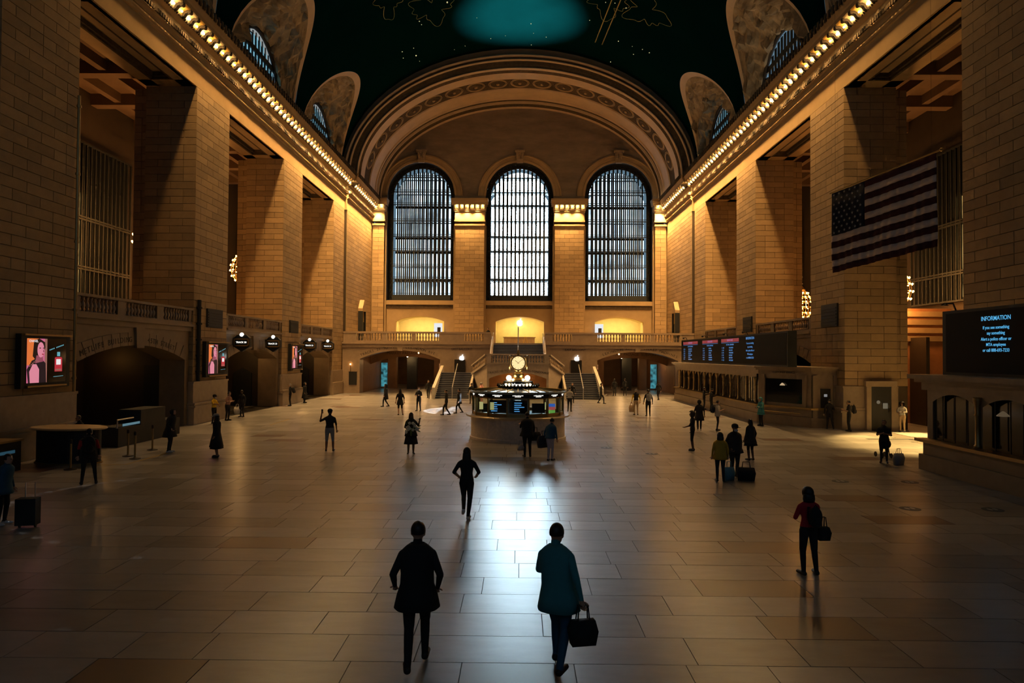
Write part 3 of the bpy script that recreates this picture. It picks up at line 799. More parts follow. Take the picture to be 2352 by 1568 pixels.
# ---------------------------------------------------------------- lit niches on the balcony
YEL = pmat('yellow_lit_plaster', (.80, .62, .28), .8, nscale=2, namt=.15)
for i, c in enumerate(NC):
    n = struct(empty('wall_niche', (c, YW, 0)), ('left', 'middle', 'right')[i]+' brightly lit shallow-arched niche on the balcony')
    m = MB(); us_ = frange(-NH, NH, 20); a = narch[i]; dep = 2.6
    m.box(-NH-.4, NH+.4, dep, dep+.2, 5.2, 9.2)
    v = []
    for u in us_: v += [(u, 0, a(u+c)), (u, dep, a(u+c))]
    m.vf(v, [(2*k, 2*k+1, 2*k+3, 2*k+2) for k in range(20)])
    for s in (-1, 1): m.quad((s*NH, 0, 5.2), (s*NH, dep, 5.2), (s*NH, dep, 8.06), (s*NH, 0, 8.06))
    m.build('niche_shell', YEL, n)
    l = bpy.data.lights.new('niche_light', 'AREA'); l.shape = 'RECTANGLE'; l.size = 4.6; l.size_y = .5; l.energy = L_NICHE; l.color = (1, .80, .34)
    lo_ = bpy.data.objects.new('niche_light', l); COL.objects.link(lo_); lo_.parent = n; lo_.location = (0, .5, 8.0); lo_.rotation_euler = (math.radians(35), 0, 0)

# ================================================================ balcony
bal = struct(empty('wall_balcony'), 'marble balcony front with two shallow arches')
MB().box(-18, 18, YB+.1, YW, 4.9, 5.2).build('balcony_floor', MARBLE, bal)
BAC = [-12.1, 12.2]; BH = 4.12; barch = [seg_arch(c, BH, 3.5, 4.4) for c in BAC]
us = sorted(set([-18.0, -2.7, 2.7, 18.0]+[round(q, 4) for c in BAC for q in frange(c-BH, c+BH, 24)]))
BALM = pmat('balcony_marble', (.33, .25, .18), .3, nscale=2.5, namt=.3)
mb = MB(); holes_wall(mb, lambda u, z: (u, YB, z), us, lambda u: 0, lambda u: 5.05, [(c-BH, c+BH, -.01, a) for c, a in zip(BAC, barch)])
mb.f = [f for f in mb.f if not all(abs(mb.v[i][0]) < 2.75 for i in f)]; mb.mi = [0]*len(mb.f)
mb.build('balcony_wall', BALM, bal)
for c, a in zip(BAC, barch):
    mb = MB(); v = []
    path = [(c-BH, 0)]+[(u, a(u)) for u in frange(c-BH, c+BH, 24)]+[(c+BH, 0)]
    for (x, z) in path: v += [(x, YB, z), (x, YB+1.6, z)]
    mb.vf(v, [(2*i, 2*i+1, 2*i+3, 2*i+2) for i in range(len(path)-1)]); mb.build('arch_reveal', BALM, bal)
    MB().prism([(c-.22, 4.35), (c+.22, 4.35), (c+.3, 5.0), (c-.3, 5.0)], 'y', YB-.12, YB+.05).build('keystone', BALM, bal)
for s in (-1, 1):
    x0, x1 = sorted((s*2.7, s*18.0))
    MB().box(x0, x1, YB-.3, YB+.3, 5.05, 5.22).build('balcony_ledge', BALM, bal)
    MB().box(x0, x1, YB-.15, YB+.1, 4.72, 5.05).build('ledge_moulding', BALM, bal)
# balustrade
vprof = [(.085, 0), (.085, .06), (.05, .09), (.06, .16), (.1, .28), (.09, .38), (.045, .5), (.04, .56), (.07, .6), (.05, .64), (.085, .67), (.085, .74)]
b_ = MB(); b_.lathe(vprof, 8); BALUSTER = b_.mesh('baluster', BALM, True)
def balustrade(name, label, x0, x1, y, groups, z=5.22, rot=0, org=None):
    """groups: baluster fields (u0,u1) along the rail; the rest is solid."""
    o = struct(empty(name, org or (0, y, 0), rot), label)
    MB().box(x0, x1, -.16, .16, z, z+.18).build('bottom_rail', BALM, o)
    MB().box(x0, x1, -.2, .2, z+.92, z+1.1).build('top_rail', BALM, o)
    cur = x0
    for (u0, u1) in groups+[(x1, x1)]:
        if u0-cur > .02: MB().box(cur, u0, -.15, .15, z+.18, z+.92).build('post', BALM, o)
        cur = u1
        if u1 > u0:
            n = max(2, round((u1-u0)/.3))
            for k in range(n): place('baluster', BALUSTER, o, (u0+(k+.5)*(u1-u0)/n, 0, z+.18))
    return o
balustrade('trim_balustrade', 'stone balustrade of the balcony, left half', -17.9, -2.7, YB, [(-16.6, -13.9), (-13.5, -10.9), (-10.5, -8.1), (-5.5, -3.5)])
balustrade('trim_balustrade', 'stone balustrade of the balcony, right half', 2.7, 17.9, YB, [(3.5, 5.5), (8.1, 10.5), (10.9, 13.5), (13.9, 16.6)])

INK = pmat('dark_incised_letter', (.03, .022, .016), .7)
R90 = PI/2
def arch_words(parent, cx, y, left, right, size=.42):
    for s, w in ((-1, left), (1, right)):
        n = len(w)
        for i, ch in enumerate(w):
            if ch == ' ': continue
            u = (.55+(i+.5)*.235) if s > 0 else -(.55+(n-i-.5)*.235)
            zz = barch[0](BAC[0]+u)+.33; sl = (barch[0](BAC[0]+u+.05)-barch[0](BAC[0]+u-.05))/.1
            text('letter', ch, size*.82, INK, parent, (cx+u, y-.012, zz), (R90, -math.atan(sl), 0))
arch_words(bal, BAC[0], YB, 'TRACKS 21 TO 11', 'LEXINGTON AVE')
arch_words(bal, BAC[1], YB, 'LEXINGTON AVE', 'TICKET MACHINES')
for s in (-1, 1): text('letter', 'EAST BALCONY', .3, INK, bal, (s*5.8+.05, YB-.012, 4.55), (R90, 0, 0))

# passages behind the arches
PASS = pmat('passage_wall', (.22, .12, .055), .6, nscale=1.2, namt=.3)
for i, (c, words_) in enumerate(zip(BAC, ('MARKET PASSAGE  SUBWAY', 'MARKET PASSAGE  SUBWAY'))):
    s = -1 if c < 0 else 1
    p = struct(empty('wall_passage', (c, 0, 0)), ('left', 'right')[i]+' passage behind the balcony arch with a second lettered arch')
    a2 = seg_arch(0, 4.0, 2.95, 3.75); y2 = 75.0
    us = frange(-4.12, 4.12, 24)
    m = MB(); holes_wall(m, lambda u, z: (u, y2, z), us, lambda u: 0, lambda u: 4.9, [(-4.0, 4.0, -.01, a2)])
    m.build('inner_arch', PASS, p)
    for sx in (-1, 1): MB().box(min(sx*4.12, sx*4.5), max(sx*4.12, sx*4.5), YB+1.5, 92, 0, 4.9).build('side_wall', PASS, p)
    MB().box(-4.5, 4.5, YB+1.5, 92, 4.6, 4.9).build('passage_ceiling', PASS, p)
    MB().box(-4.5, 4.5, 92, 92.3, 0, 4.9).build('end_wall', PASS, p)
    text('letter', words_, .42, INK, p, (.3, y2-.012, 4.12), (R90, 0, 0))
    for k, (x, y) in enumerate(((-.5, 77.5), (2.6, 77.0), (0.5, 84))):
        o = place('globe_lamp', GLOBE_ME, p, (x, y, 3.75), scale=(1.6, 1.6, 1.6)); point('lamp_light', (x, y, 3.5), 60, (1, .55, .2), .12, p)
    point('lamp_light', (s*-1.5, 72.6, 4.0), 34, (1, .5, .18), .12, p)
    place('globe_lamp', GLOBE_ME, p, (s*-1.5, 72.6, 4.15), scale=(1.3, 1.3, 1.3))
    # free-standing piers and shop fronts
    MB().box(-.5+s*.2, .6+s*.2, 78.5, 79.4, 0, 4.6).build('passage_pier', IRON, p)
    MB().box(-3.2, -2.2, 80, 81, 0, 4.6).build('passage_pier', PASS, p)
    MB().box(2.1, 3.0, 81, 82, 0, 4.6).build('passage_pier', PASS, p)
    sh = MB(); sh.box(s*3.6-.35, s*3.6+.35, 79.9, 80.0, .2, 3.0); sh.build('shop_window', emat('shop_glow', (.1, .5, .6), .35, namt=.9, nscale=2.5), p)
    for q in range(3): MB().box(-s*3.4-.35, -s*3.4+.35, 78.2, 78.3, .9+q*.75, 1.45+q*.75).build('poster_panel', emat('poster_glow', (1, .42, .15), .35, namt=.6, nscale=4), p)

# ================================================================ stairs from the floor to the balcony
st = struct(empty('wall_stair_landing', (0, 0, 0)), 'marble stair landing with parapet in front of the balcony')
STM = pmat('stair_marble', (.30, .25, .21), .35, nscale=4, namt=.3)
TREAD = pmat('dark_stair_tread', (.05, .05, .055), .4)
# bastion: front and splayed sides
oct_ = [(-4.3, 68.5), (-4.3, 65.6), (-2.8, 62.0), (2.8, 62.0), (4.3, 65.6), (4.3, 68.5)]
a3 = seg_arch(0, 2.6, 1.85, 2.4)
us = sorted(set([-2.8, 2.8]+[round(q, 4) for q in frange(-2.6, 2.6, 20)]))
m = MB(); holes_wall(m, lambda u, z: (u, 62.0, z), us, lambda u: 0, lambda u: 3.2, [(-2.6, 2.6, -.01, a3)])
v = []
for u in frange(-2.6, 2.6, 20): v += [(u, 62.0, a3(u)), (u, 64.5, a3(u))]
m.vf(v, [(2*i, 2*i+1, 2*i+3, 2*i+2) for i in range(20)])
for (p0, p1, z0, z1) in ((oct_[1], oct_[2], 2.85, 3.2), (oct_[3], oct_[4], 3.2, 2.85)):
    m.quad((*p0, 0), (*p1, 0), (*p1, z1), (*p0, z0))
m.box(-4.2, 4.2, 65.4, 68.5, 0, 3.0)
m.box(-2.75, 2.75, 62.1, 69.7, 3.0, 3.2)
m.build('landing_wall', STM, st)
MB().box(-2.7, 2.7, 64.5, 64.7, 0, 3).build('lower_entrance_back', pmat('orange_lit_plaster', (.62, .32, .13), .7, nscale=2, namt=.2), st)  # orange lamplight is put into the plaster colour
point('entrance_lamp', (0, 63.2, 1.95), 22, (1, .5, .18), .15, st)
for s in (-1, 1): text('letter', ('TRACKS 100 TO 117', 'DINING CONCOURSE')[s > 0], .26, INK, st, (s*1.55, 61.985, 2.5), (R90, s*.12, 0))
# parapet over the front and the splays
m = MB(); m.box(-2.85, 2.85, 61.85, 62.15, 3.2, 3.3); m.build('parapet_base', STM, st)
m = MB(); m.box(-2.9, 2.9, 61.8, 62.2, 3.98, 4.1); m.build('parapet_rail', STM, st)
for k in range(19): place('baluster', BALUSTER, st, (-2.35+k*.26, 62.0, 3.3), scale=(1, 1, .92))
for s in (-1, 1):
    m = MB(); m.box(s*2.62-.2, s*2.62+.2, 61.86, 62.14, 3.2, 4.0); m.build('parapet_post', STM, st)
    m = MB()
    A, B = Vector((s*2.85, 62.0, 0)), Vector((s*4.35, 65.6, 0)); n = Vector((-(B-A).y, (B-A).x, 0)).normalized()*.15
    def ramp(za, zb, h): m.vf([A+n+Vector((0, 0, za)), B+n+Vector((0, 0, zb)), B-n+Vector((0, 0, zb)), A-n+Vector((0, 0, za)), A+n+Vector((0, 0, za+h)), B+n+Vector((0, 0, zb+h)), B-n+Vector((0, 0, zb+h)), A-n+Vector((0, 0, za+h))],
        [(0, 3, 2, 1), (4, 5, 6, 7), (0, 1, 5, 4), (1, 2, 6, 5), (2, 3, 7, 6), (3, 0, 4, 7)])
    ramp(3.96, 2.9, .14); ramp(3.1, 2.1, .2); m.build('raking_rail', STM, st)
    for k in range(9):
        q = A.lerp(B, (k+.7)/9.5); place('baluster', BALUSTER, st, (q.x, q.y, 3.28-1.02*(k+.7)/9.5), scale=(1, 1, .95))
# upper flight
up = struct(empty('wall_upper_stairs'), 'dark upper flight of steps up to the balcony')
step_me = MB().box(-2.5, 2.5, 0, .42, -.16, 0).mesh('step', TREAD)
nose_me = MB().box(-2.5, 2.5, -.03, .05, -.03, .006).mesh('nosing', pmat('steel_nosing', (.5, .55, .6), .35, .8))
for k in range(13):
    o = place('step', step_me, up, (0, 65.9+k*.34, 3.2+.155*(k+1))); place('nosing', nose_me, o)
for s in (-1, 1):
    MB().tube([(s*2.55, 66, 4.2), (s*2.55, 70.2, 6.2), (s*2.55, 70.6, 6.25)], .04, 6).build('handrail', BRASS, up)
    MB().vf([(s*2.5, 65.9, 3.2), (s*2.5, 70.3, 5.2), (s*2.5, 70.3, 5.9), (s*2.5, 65.9, 3.9), (s*2.75, 65.9, 3.2), (s*2.75, 70.3, 5.2), (s*2.75, 70.3, 5.9), (s*2.75, 65.9, 3.9)], [(0, 1, 2, 3), (4, 7, 6, 5), (3, 2, 6, 7), (0, 3, 7, 4)]).build('stringer', STM, up)
MB().tube([(0, 66.2, 4.1), (0, 70.3, 6.2), (0, 70.3, 6.9)], .05, 6).build('middle_handrail', STEEL, up)
# lower flights to left and right
for s in (-1, 1):
    lf = struct(empty('wall_lower_stairs'), ('left', 'right')[s > 0]+' dark flight of steps rising beside the landing')
    sm = MB().box(-1.6, 1.6, 0, .45, -.16, 0).mesh('step', TREAD); nm = MB().box(-1.6, 1.6, -.03, .04, -.03, .006).mesh('nosing', MATS['steel_nosing'])
    for k in range(14):
        o = place('step', sm, lf, (s*5.95, 62.2+k*.36, .16*(k+1))); place('nosing', nm, o)
    for xx, wd_, nm_ in ((4.32, .2, 'inner_stringer'), (7.65, .28, 'outer_stringer')):
        m = MB(); m.prism([(61.9, 0), (61.9, 1.0), (68.9, 2.9), (68.9, 0)], 'x', s*xx-wd_/2, s*xx+wd_/2); m.build(nm_, pmat('white_marble', (.62, .58, .52), .3, nscale=3, namt=.2), lf)
    MB().tube([(s*5.95, 62.0, 0), (s*5.95, 62.0, 1.0), (s*5.95, 67.2, 3.1)], .05, 6).build('middle_handrail', STEEL, lf)
    MB().box(s*5.95-.55, s*5.95+.55, YB-.1, YB-.02, 2.2, 3.5).build('landing_door', BRONZE, lf)

# glowing apple-shaped shop marks
def apple(name, loc, size, label):
    pts = []
    for i in range(40):
        t = 2*PI*i/40
        x = .5*math.sin(t)*(1+.05*math.cos(2*t)); z = .5*math.cos(t)
        z -= .10*math.exp(-((x)/.13)**2)*(1 if z > 0 else -.55)
        x *= 1-.10*(z < 0)*abs(z)*1.5
        d = math.hypot(x-.62, z-.05)
        if d < .27: k = .27/d; x = .62+(x-.62)*k; z = .05+(z-.05)*k
        pts.append((x*size, z*size))
    m = MB(); m.prism(pts, 'y', -.03, .03)
    leaf = [(.02, .50), (.03, .62), (.12, .74), (.22, .77), (.21, .65), (.13, .54)]
    m.prism([(a*size, b*size) for a, b in leaf], 'y', -.03, .03)
    o = m.build(name, emat('shop_mark_glow', (1, .97, .9), 4), None, loc=loc)
    tag(o, label, 'sign', 'glowing shop marks'); return o
apple('wall_mounted_sign', (-5.75, YB-.07, 3.62), .52, 'glowing white apple sign on the balcony wall left of the clock')
apple('wall_mounted_sign', (6.0, YB-.07, 3.62), .52, 'glowing white apple sign on the balcony wall right of the clock')
apple('wall_mounted_sign', (0.15, YW+2.5, 8.0), .75, 'glowing white apple sign in the middle lit niche above the stairs')

# added uplight on the stair landing, unseen, for the glow on the vault
fx = empty('added_uplight', (0.05, 63.2, 3.2), label='added uplight, unseen behind the landing parapet, for the glow on the vault', cat='added_uplight')
MB().box(-.2, .2, -.15, .15, 0, .3).build('housing', IRON, fx); MB().box(-.16, .16, -.12, .12, .3, .31).build('lens', emat('added_uplight_lens', (.5, 1, .9), 2), fx)
spot('added_uplight_beam', (0, 0, .45), (0, 1.6, 33.0), 330000, (.35, 1, .85), 24, 1.0, .15, fx)
# ================================================================ arcade between the piers
ARC = pmat('arcade_stone', (.23, .165, .10), .5, nscale=1.5, namt=.35)
def bay_infill(sx, bay, idx):
    side = 'left' if sx < 0 else 'right'
    y0, y1 = bay; yc = (y0+y1)/2; hw = (y1-y0)/2
    p = struct(empty('wall_arcade', (0, yc, 0)), '%s arcade wall with a shallow arch, %s bay from the balcony' % (side, ('third', 'second', 'first')[idx]))
    x = 18.3; oh = hw-.45
    a = seg_arch(0, oh, 3.6, 4.35)
    us = sorted(set([-hw, hw]+[round(q, 4) for q in frange(-oh, oh, 28)]))
    m = MB(); holes_wall(m, lambda u, z: (sx*x, u, z), us, lambda u: 0, lambda u: 5.45, [(-oh, oh, -.01, a)])
    v = []; path = [(-oh, 0)]+[(u, a(u)) for u in frange(-oh, oh, 28)]+[(oh, 0)]
    for (u, z) in path: v += [(sx*x, u, z), (sx*(x+1.4), u, z)]
    m.vf(v, [(2*i, 2*i+1, 2*i+3, 2*i+2) for i in range(len(path)-1)])
    m.build('arch_wall', ARC, p)
    # voussoirs, slightly proud, each a stone of its own
    n = 15
    for k in range(n):
        u0 = -oh+2*oh*k/n+.012; u1 = -oh+2*oh*(k+1)/n-.012
        if k == n//2:
            MB().prism([(u0-.02, a(u0)-.12), (u1+.02, a(u1)-.12), (u1+.1, 5.2), (u0-.1, 5.2)], 'x', sx*(x-.12), sx*(x+.05)).build('keystone', ARC, p); continue
        f = 1.0+.22*abs(k-n//2)/n
        MB().prism([(u0, a(u0)), (u1, a(u1)), (u1*f, min(4.98, a(u1)+.62)), (u0*f, min(4.98, a(u0)+.62))], 'x', sx*(x-.03), sx*(x+.04)).build('voussoir', ARC, p)
    xs = sorted((sx*(x-.3), sx*(x+.4))); MB().box(xs[0], xs[1], -hw, hw, 5.45, 5.58).build('ledge', ARC, p)
    xs = sorted((sx*(x-.12), sx*(x+.3))); MB().box(xs[0], xs[1], -hw, hw, 5.2, 5.45).build('ledge_moulding', ARC, p)
    # balustrade
    xs = sorted((sx*(x-.18), sx*(x+.14))); MB().box(xs[0], xs[1], -hw, hw, 5.58, 5.72).build('bottom_rail', ARC, p)
    xs = sorted((sx*(x-.22), sx*(x+.18))); MB().box(xs[0], xs[1], -hw, hw, 6.36, 6.48).build('top_rail', ARC, p)
    g = [(-hw+.35, -hw/3-.3), (-hw/3+.3, hw/3-.3), (hw/3+.3, hw-.35)]; cur = -hw
    for (u0, u1) in g+[(hw, hw)]:
        xs = sorted((sx*(x-.15), sx*(x+.11))); MB().box(xs[0], xs[1], cur, u0, 5.72, 6.36).build('post', ARC, p); cur = u1
        if u1 > u0:
            nb = round((u1-u0)/.27)
            for k in range(nb): place('baluster', BALUSTER, p, (sx*(x-.02), u0+(k+.5)*(u1-u0)/nb, 5.72), scale=(1, 1, .865))
    # dark passage behind
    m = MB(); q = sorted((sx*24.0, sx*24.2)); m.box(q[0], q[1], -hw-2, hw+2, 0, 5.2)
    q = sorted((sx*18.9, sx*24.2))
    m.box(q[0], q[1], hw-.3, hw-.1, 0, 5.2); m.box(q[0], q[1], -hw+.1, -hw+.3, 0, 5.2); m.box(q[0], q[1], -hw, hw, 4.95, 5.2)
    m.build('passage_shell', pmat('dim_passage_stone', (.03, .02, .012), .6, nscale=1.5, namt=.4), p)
    if sx < 0 and idx > 0:
        dx = MB(); dx.prism([(-21.6, 0), (-21.6, 2.5), (-20.9, 2.9), (-20.2, 2.5), (-20.2, 0)], 'y', hw-.42, hw-.3); dx.build('gate_opening', BLACK, p)
        MB().box(-19.7, -19.0, hw-.38, hw-.3, .9, 2.9).build('dark_panel', BLACK, p)
        point('passage_lamp', (-20.2, hw-2.6, 4.2), 55, (1, .5, .14), .12, p); place('globe_lamp', GLOBE_ME, p, (-20.2, hw-2.6, 4.35))
    if sx < 0 and idx == 0:
        MB().box(-20.6, -19.6, hw-.38, hw-.3, .9, 3.3).build('dark_panel', BLACK, p)
        point('passage_lamp', (-22.4, hw-1.6, 3.6), 16, (1, .45, .1), .12, p)
        for (yy, xx) in ((-2.2, -20), (1.5, -21)): MB().box(xx-.1, xx+.1, yy-.4, yy+.4, 4.75, 4.8).build('strip_lamp', E_LETTER, p)
        for s, wd_ in ((-1, 'METLIFE BUILDING'), (1, '45TH STREET')):
            for i, ch in enumerate(wd_):
                if ch == ' ': continue
                st_ = .24; u = (.75+(i+.5)*st_) if s > 0 else -(.6+(len(wd_)-i-.5)*st_)
                sl = (a(u+.05)-a(u-.05))/.1
                text('letter', ch, .36, INK, p, (sx*(x-.035), u, a(u)+.27), (R90, -math.atan(sl), R90))
    return p
for i, bay in enumerate(BAYS):
    bay_infill(-1, bay, i)
    if i > 0: bay_infill(1, bay, i)
# right-hand open bay: side walls of the passage to the street
rb = struct(empty('wall_street_passage'), 'open passage at floor level behind the right bay nearest the boards')
MB().box(21.8, 26.5, 42.0, 42.3, 0, 7.0).build('passage_wall', pmat('passage_brick', (.34, .15, .06), .7, nscale=2, namt=.4), rb)
for k in range(4): MB().box(22.4, 26.4, 41.9, 42.0, 5.0+k*.5, 5.32+k*.5).build('stone_course', STONE, rb)

# ================================================================ chandeliers
CHCOL = (1.0, .42, .10)
def chandelier():
    r = empty('chandelier')
    prof = [(-1.25, .18), (-1.05, .52), (-.7, .78), (-.25, .9), (.2, .86), (.6, .7), (.95, .45), (1.2, .2)]
    for k in range(12):
        t = 2*PI*k/12
        MB().tube([(q*math.cos(t), q*math.sin(t), z) for z, q in prof], .022, 5).build('rib', BRASS, r)
    for z, q in prof[1:-1]:
        MB().tube([(q*math.cos(2*PI*i/24), q*math.sin(2*PI*i/24), z) for i in range(25)], .028, 5).build('ring', BRASS, r)
        n = 14 if q > .6 else 9
        for k in range(n):
            t = 2*PI*(k+.5)/n; place('bulb', CB, r, ((q+.07)*math.cos(t), (q+.07)*math.sin(t), z-.02))
    m = MB(); m.lathe([(.02, 1.55), (.1, 1.5), (.22, 1.3), (.3, 1.2), (.12, 1.1), (.01, 1.05)], 10); m.build('crown', BRASS, r)
    m = MB(); m.lathe([(.001, -1.5), (.1, -1.42), (.2, -1.28), (.12, -1.2), (.01, -1.15)], 10); m.build('finial', BRASS, r)
    m = MB()
    for k in range(26):
        z = 1.55+k*.27
        m.tube([((.06 if i % 2 == 0 else .0)*math.cos(2*PI*i/8)+.05*math.cos(2*PI*i/8), .05*math.sin(2*PI*i/8)*(k % 2), z+.14+.14*math.sin(2*PI*i/8)) for i in range(9)], .018, 4, cap=False)
    m.build('chain', BRONZE, r)
    return r
m_ = MB(); m_.sphere((0, 0, 0), .058, 8, 6); CB = m_.mesh('bulb', E_ORANGE, True)
ch0 = chandelier()
spots_ = [(-22.9, 42.1, 11.1, 'left', 'nearer, mostly hidden behind a pier'), (-22.9, 56.3, 11.1, 'left', 'farther, seen between two piers'), (23.3, 42.3, 8.3, 'right', 'nearer, below the flag'), (23.3, 56.3, 8.3, 'right', 'farther, above the departure board')]
for i, (x, y, z, sd, wh) in enumerate(spots_):
    c = ch0 if i == 0 else copy_tree(ch0)
    c.location = (x, y, z)
    tag(c, 'round brass chandelier of glowing bulbs in the %s gallery, %s' % (sd, wh), 'chandelier', 'gallery chandeliers')
    for dz in (-1.0, .0, 1.0): point('chandelier_light', (x*.985, y-1.1, z+dz), L_CHAND/3, CHCOL, .25)
    MB().tube([(0, 0, 8.5), (0, 0, 19.6-z)], .03, 5).build('suspension_rod', BRONZE, c)

# dark loudspeaker panels on the piers
for (sx, y, z, h, lab) in ((-1, 40.5, 6.05, 1.1, 'left pier beside the nearest perfume screen but one'), (-1, 54.8, 6.15, 1.0, 'left pier above the farthest perfume screen'), (1, 39.6, 6.4, 1.3, 'right pier under the flag'), (1, 53.8, 6.5, 1.2, 'right pier above the departure board')):
    e = empty('loudspeaker_panel', (sx*WP, y, z), label='square black loudspeaker panel on the '+lab, cat='loudspeaker', group='loudspeaker panels')
    q = sorted((0, -sx*.1)); MB().box(q[0], q[1], -1.0, 1.0, -h/2, h/2).build('panel', BLACK, e)
    for k in range(6):
        q = sorted((-sx*.1, -sx*.13)); MB().box(q[0], q[1], -.92, .92, -h/2+.1+k*(h-.2)/6, -h/2+.16+k*(h-.2)/6).build('slat', IRON, e)
# pipes
for (x, y, r_, z0, z1, m, lab) in ((-17.93, 27.55, .06, 2.4, 14.5, BRASS_D, 'tall brass-coloured pipe up the edge of the near left pier'), (-17.98, 38.4, .11, 2.4, 7.0, BLACK, 'thick black pipe on the left pier beside the second screen')):
    e = empty('wall_pipe', (x, y, 0), label=lab, cat='pipe')
    MB().tube([(0, 0, z0), (0, 0, z1)], r_, 8).build('tube', m, e)
    for k in range(5): MB().tube([(0, 0, z0+.5+k*(z1-z0-1)/4), (0, 0, z0+.6+k*(z1-z0-1)/4)], r_*1.5, 8).build('collar', m, e)
# gabled lantern niches on the end walls
for sx in (-1, 1):
    e = empty('lantern_pylon', (sx*(WP-.2), 76.8, 5.2), label='gabled stone and black pylon on the balcony against the %s end wall' % ('left' if sx < 0 else 'right'), cat='pylon', group='balcony pylons')
    q = sorted((0, -sx*.5))
    MB().prism([(-.85, 3.6), (-.85, 3.9), (0, 4.9), (.85, 3.9), (.85, 3.6)], 'x', q[0], q[1]).build('gable', STONE_P, e)
    MB().box(q[0], q[1], -.85, -.6, 1.4, 3.6).build('black_shutter', BLACK, e); MB().box(q[0], q[1], .6, .85, 1.4, 3.6).build('black_shutter', BLACK, e)
    q2 = sorted((0, -sx*.35)); MB().box(q2[0], q2[1], -.6, .6, 2.4, 3.6).build('lantern_head', BRASS_D, e)
    MB().box(q2[0], q2[1], -.45, .45, 0, 2.4).build('black_shaft', BLACK, e)
# ================================================================ information booth
BX, BY = 0.1, 33.35
bo = empty('information_booth', (BX, BY, 0), label='round marble information booth with brass-framed glass in the middle of the hall', cat='booth')
NSEG = 14
m = MB(); m.lathe([(2.34, 0), (2.34, .1), (2.28, .12), (2.28, 1.05)], 56); m.build('marble_drum', MARBLE_B, bo)
m = MB(); m.lathe([(2.28, 1.05), (2.5, 1.07), (2.53, 1.11), (2.5, 1.15), (2.1, 1.15)], 56); m.build('counter_ledge', pmat('counter_brass', (.5, .42, .3), .3, .6), bo)
def ring_pts(r, z, n=NSEG, off=.5): return [(r*math.cos(2*PI*(k+off)/n-PI/2), r*math.sin(2*PI*(k+off)/n-PI/2), z) for k in range(n)]
P0 = ring_pts(2.18, 1.15); P1 = ring_pts(2.18, 2.25)
for k in range(NSEG):
    a, c = P0[k], P0[(k+1) % NSEG]; a1, c1 = P1[k], P1[(k+1) % NSEG]
    ang = math.atan2(c[1]-a[1], c[0]-a[0]); mid = ((a[0]+c[0])/2, (a[1]+c[1])/2); L_ = math.hypot(c[0]-a[0], c[1]-a[1])
    pn = empty('booth_panel', (mid[0], mid[1], 0), ang, parent=bo)
    mm = MB(); mm.box(-L_/2, L_/2, -.03, .03, 1.15, 1.3); mm.build('lower_rail', BRASS_D, pn)
    mm = MB()
    for s in (-1, 1): mm.box(s*L_/2-.035, s*L_/2+.035, -.05, .05, 1.15, 2.05)
    mm.box(-L_/2, L_/2, -.03, .03, 1.98, 2.03); mm.build('brass_frame', BRASS_D, pn)
    mm = MB(); mm.box(-L_/2, L_/2, -.06, .05, 2.03, 2.2); mm.build('sign_fascia', BLACK, pn)
    mm = MB(); mm.quad((-L_/2, 0, 1.3), (L_/2, 0, 1.3), (L_/2, 0, 1.98), (-L_/2, 0, 1.98)); mm.build('glass_pane', CLEAR, pn)
    if mid[1] < .6:
        for q in range(2):
            tx = MB(); wdt = .5 if q == 0 else .28
            for u in range(9): tx.box(-wdt/2+u*wdt/9, -wdt/2+u*wdt/9+wdt/11, -.068, -.06, 2.125-q*.05, 2.15-q*.05+.005*(u % 3))
            tx.build('fascia_lettering', E_LETTER, pn)
m = MB(); m.lathe([(2.2, 2.2), (2.36, 2.2), (2.38, 2.26), (2.3, 2.3), (1.9, 2.33), (.9, 2.4), (.001, 2.44)], 56); m.build('roof', pmat('roof_glass', (.20, .25, .28), .22, .3), bo)
for k in range(28):
    t = 2*PI*k/28; MB().tube([(2.28*math.cos(t), 2.28*math.sin(t), 2.32), (.95*math.cos(t), .95*math.sin(t), 2.415)], .018, 4).build('roof_rib', BRASS_D, bo)
# crown of leaves and lettered drum
m = MB(); m.lathe([(.98, 2.38), (1.0, 2.5), (.96, 2.52)], 32); m.build('crest_ring', BRONZE, bo)
for k in range(36):
    t = 2*PI*k/36; mm = MB(); mm.lathe([(.045, 0), (.05, .05), (.012, .13), (.001, .16)], 5, (1.0*math.cos(t), 1.0*math.sin(t), 2.48)); mm.build('crest_leaf', BRONZE, bo)
m = MB(); m.lathe([(.72, 2.4), (.72, 2.72), (.6, 2.75), (.3, 2.78)], 32); m.build('lettered_drum', BLACK, bo)
for i, chh in enumerate('Information'):
    t = -PI/2+(i-5)*.082
    text('letter', chh, .19, E_LETTER, bo, (.735*math.cos(t), .735*math.sin(t), 2.58), (R90, 0, t+PI/2), extrude=.003, bold=.004)
for s in (-1, 1):
    for q in (.62, .92):
        t = -PI/2+s*q
        mm = MB(); mm.lathe([(.001, -.05), (.05, -.03), (.05, .03), (.001, .05)], 6, (.73*math.cos(t), .73*math.sin(t), 2.58)); mm.build('drum_medallion', E_BULB, bo)
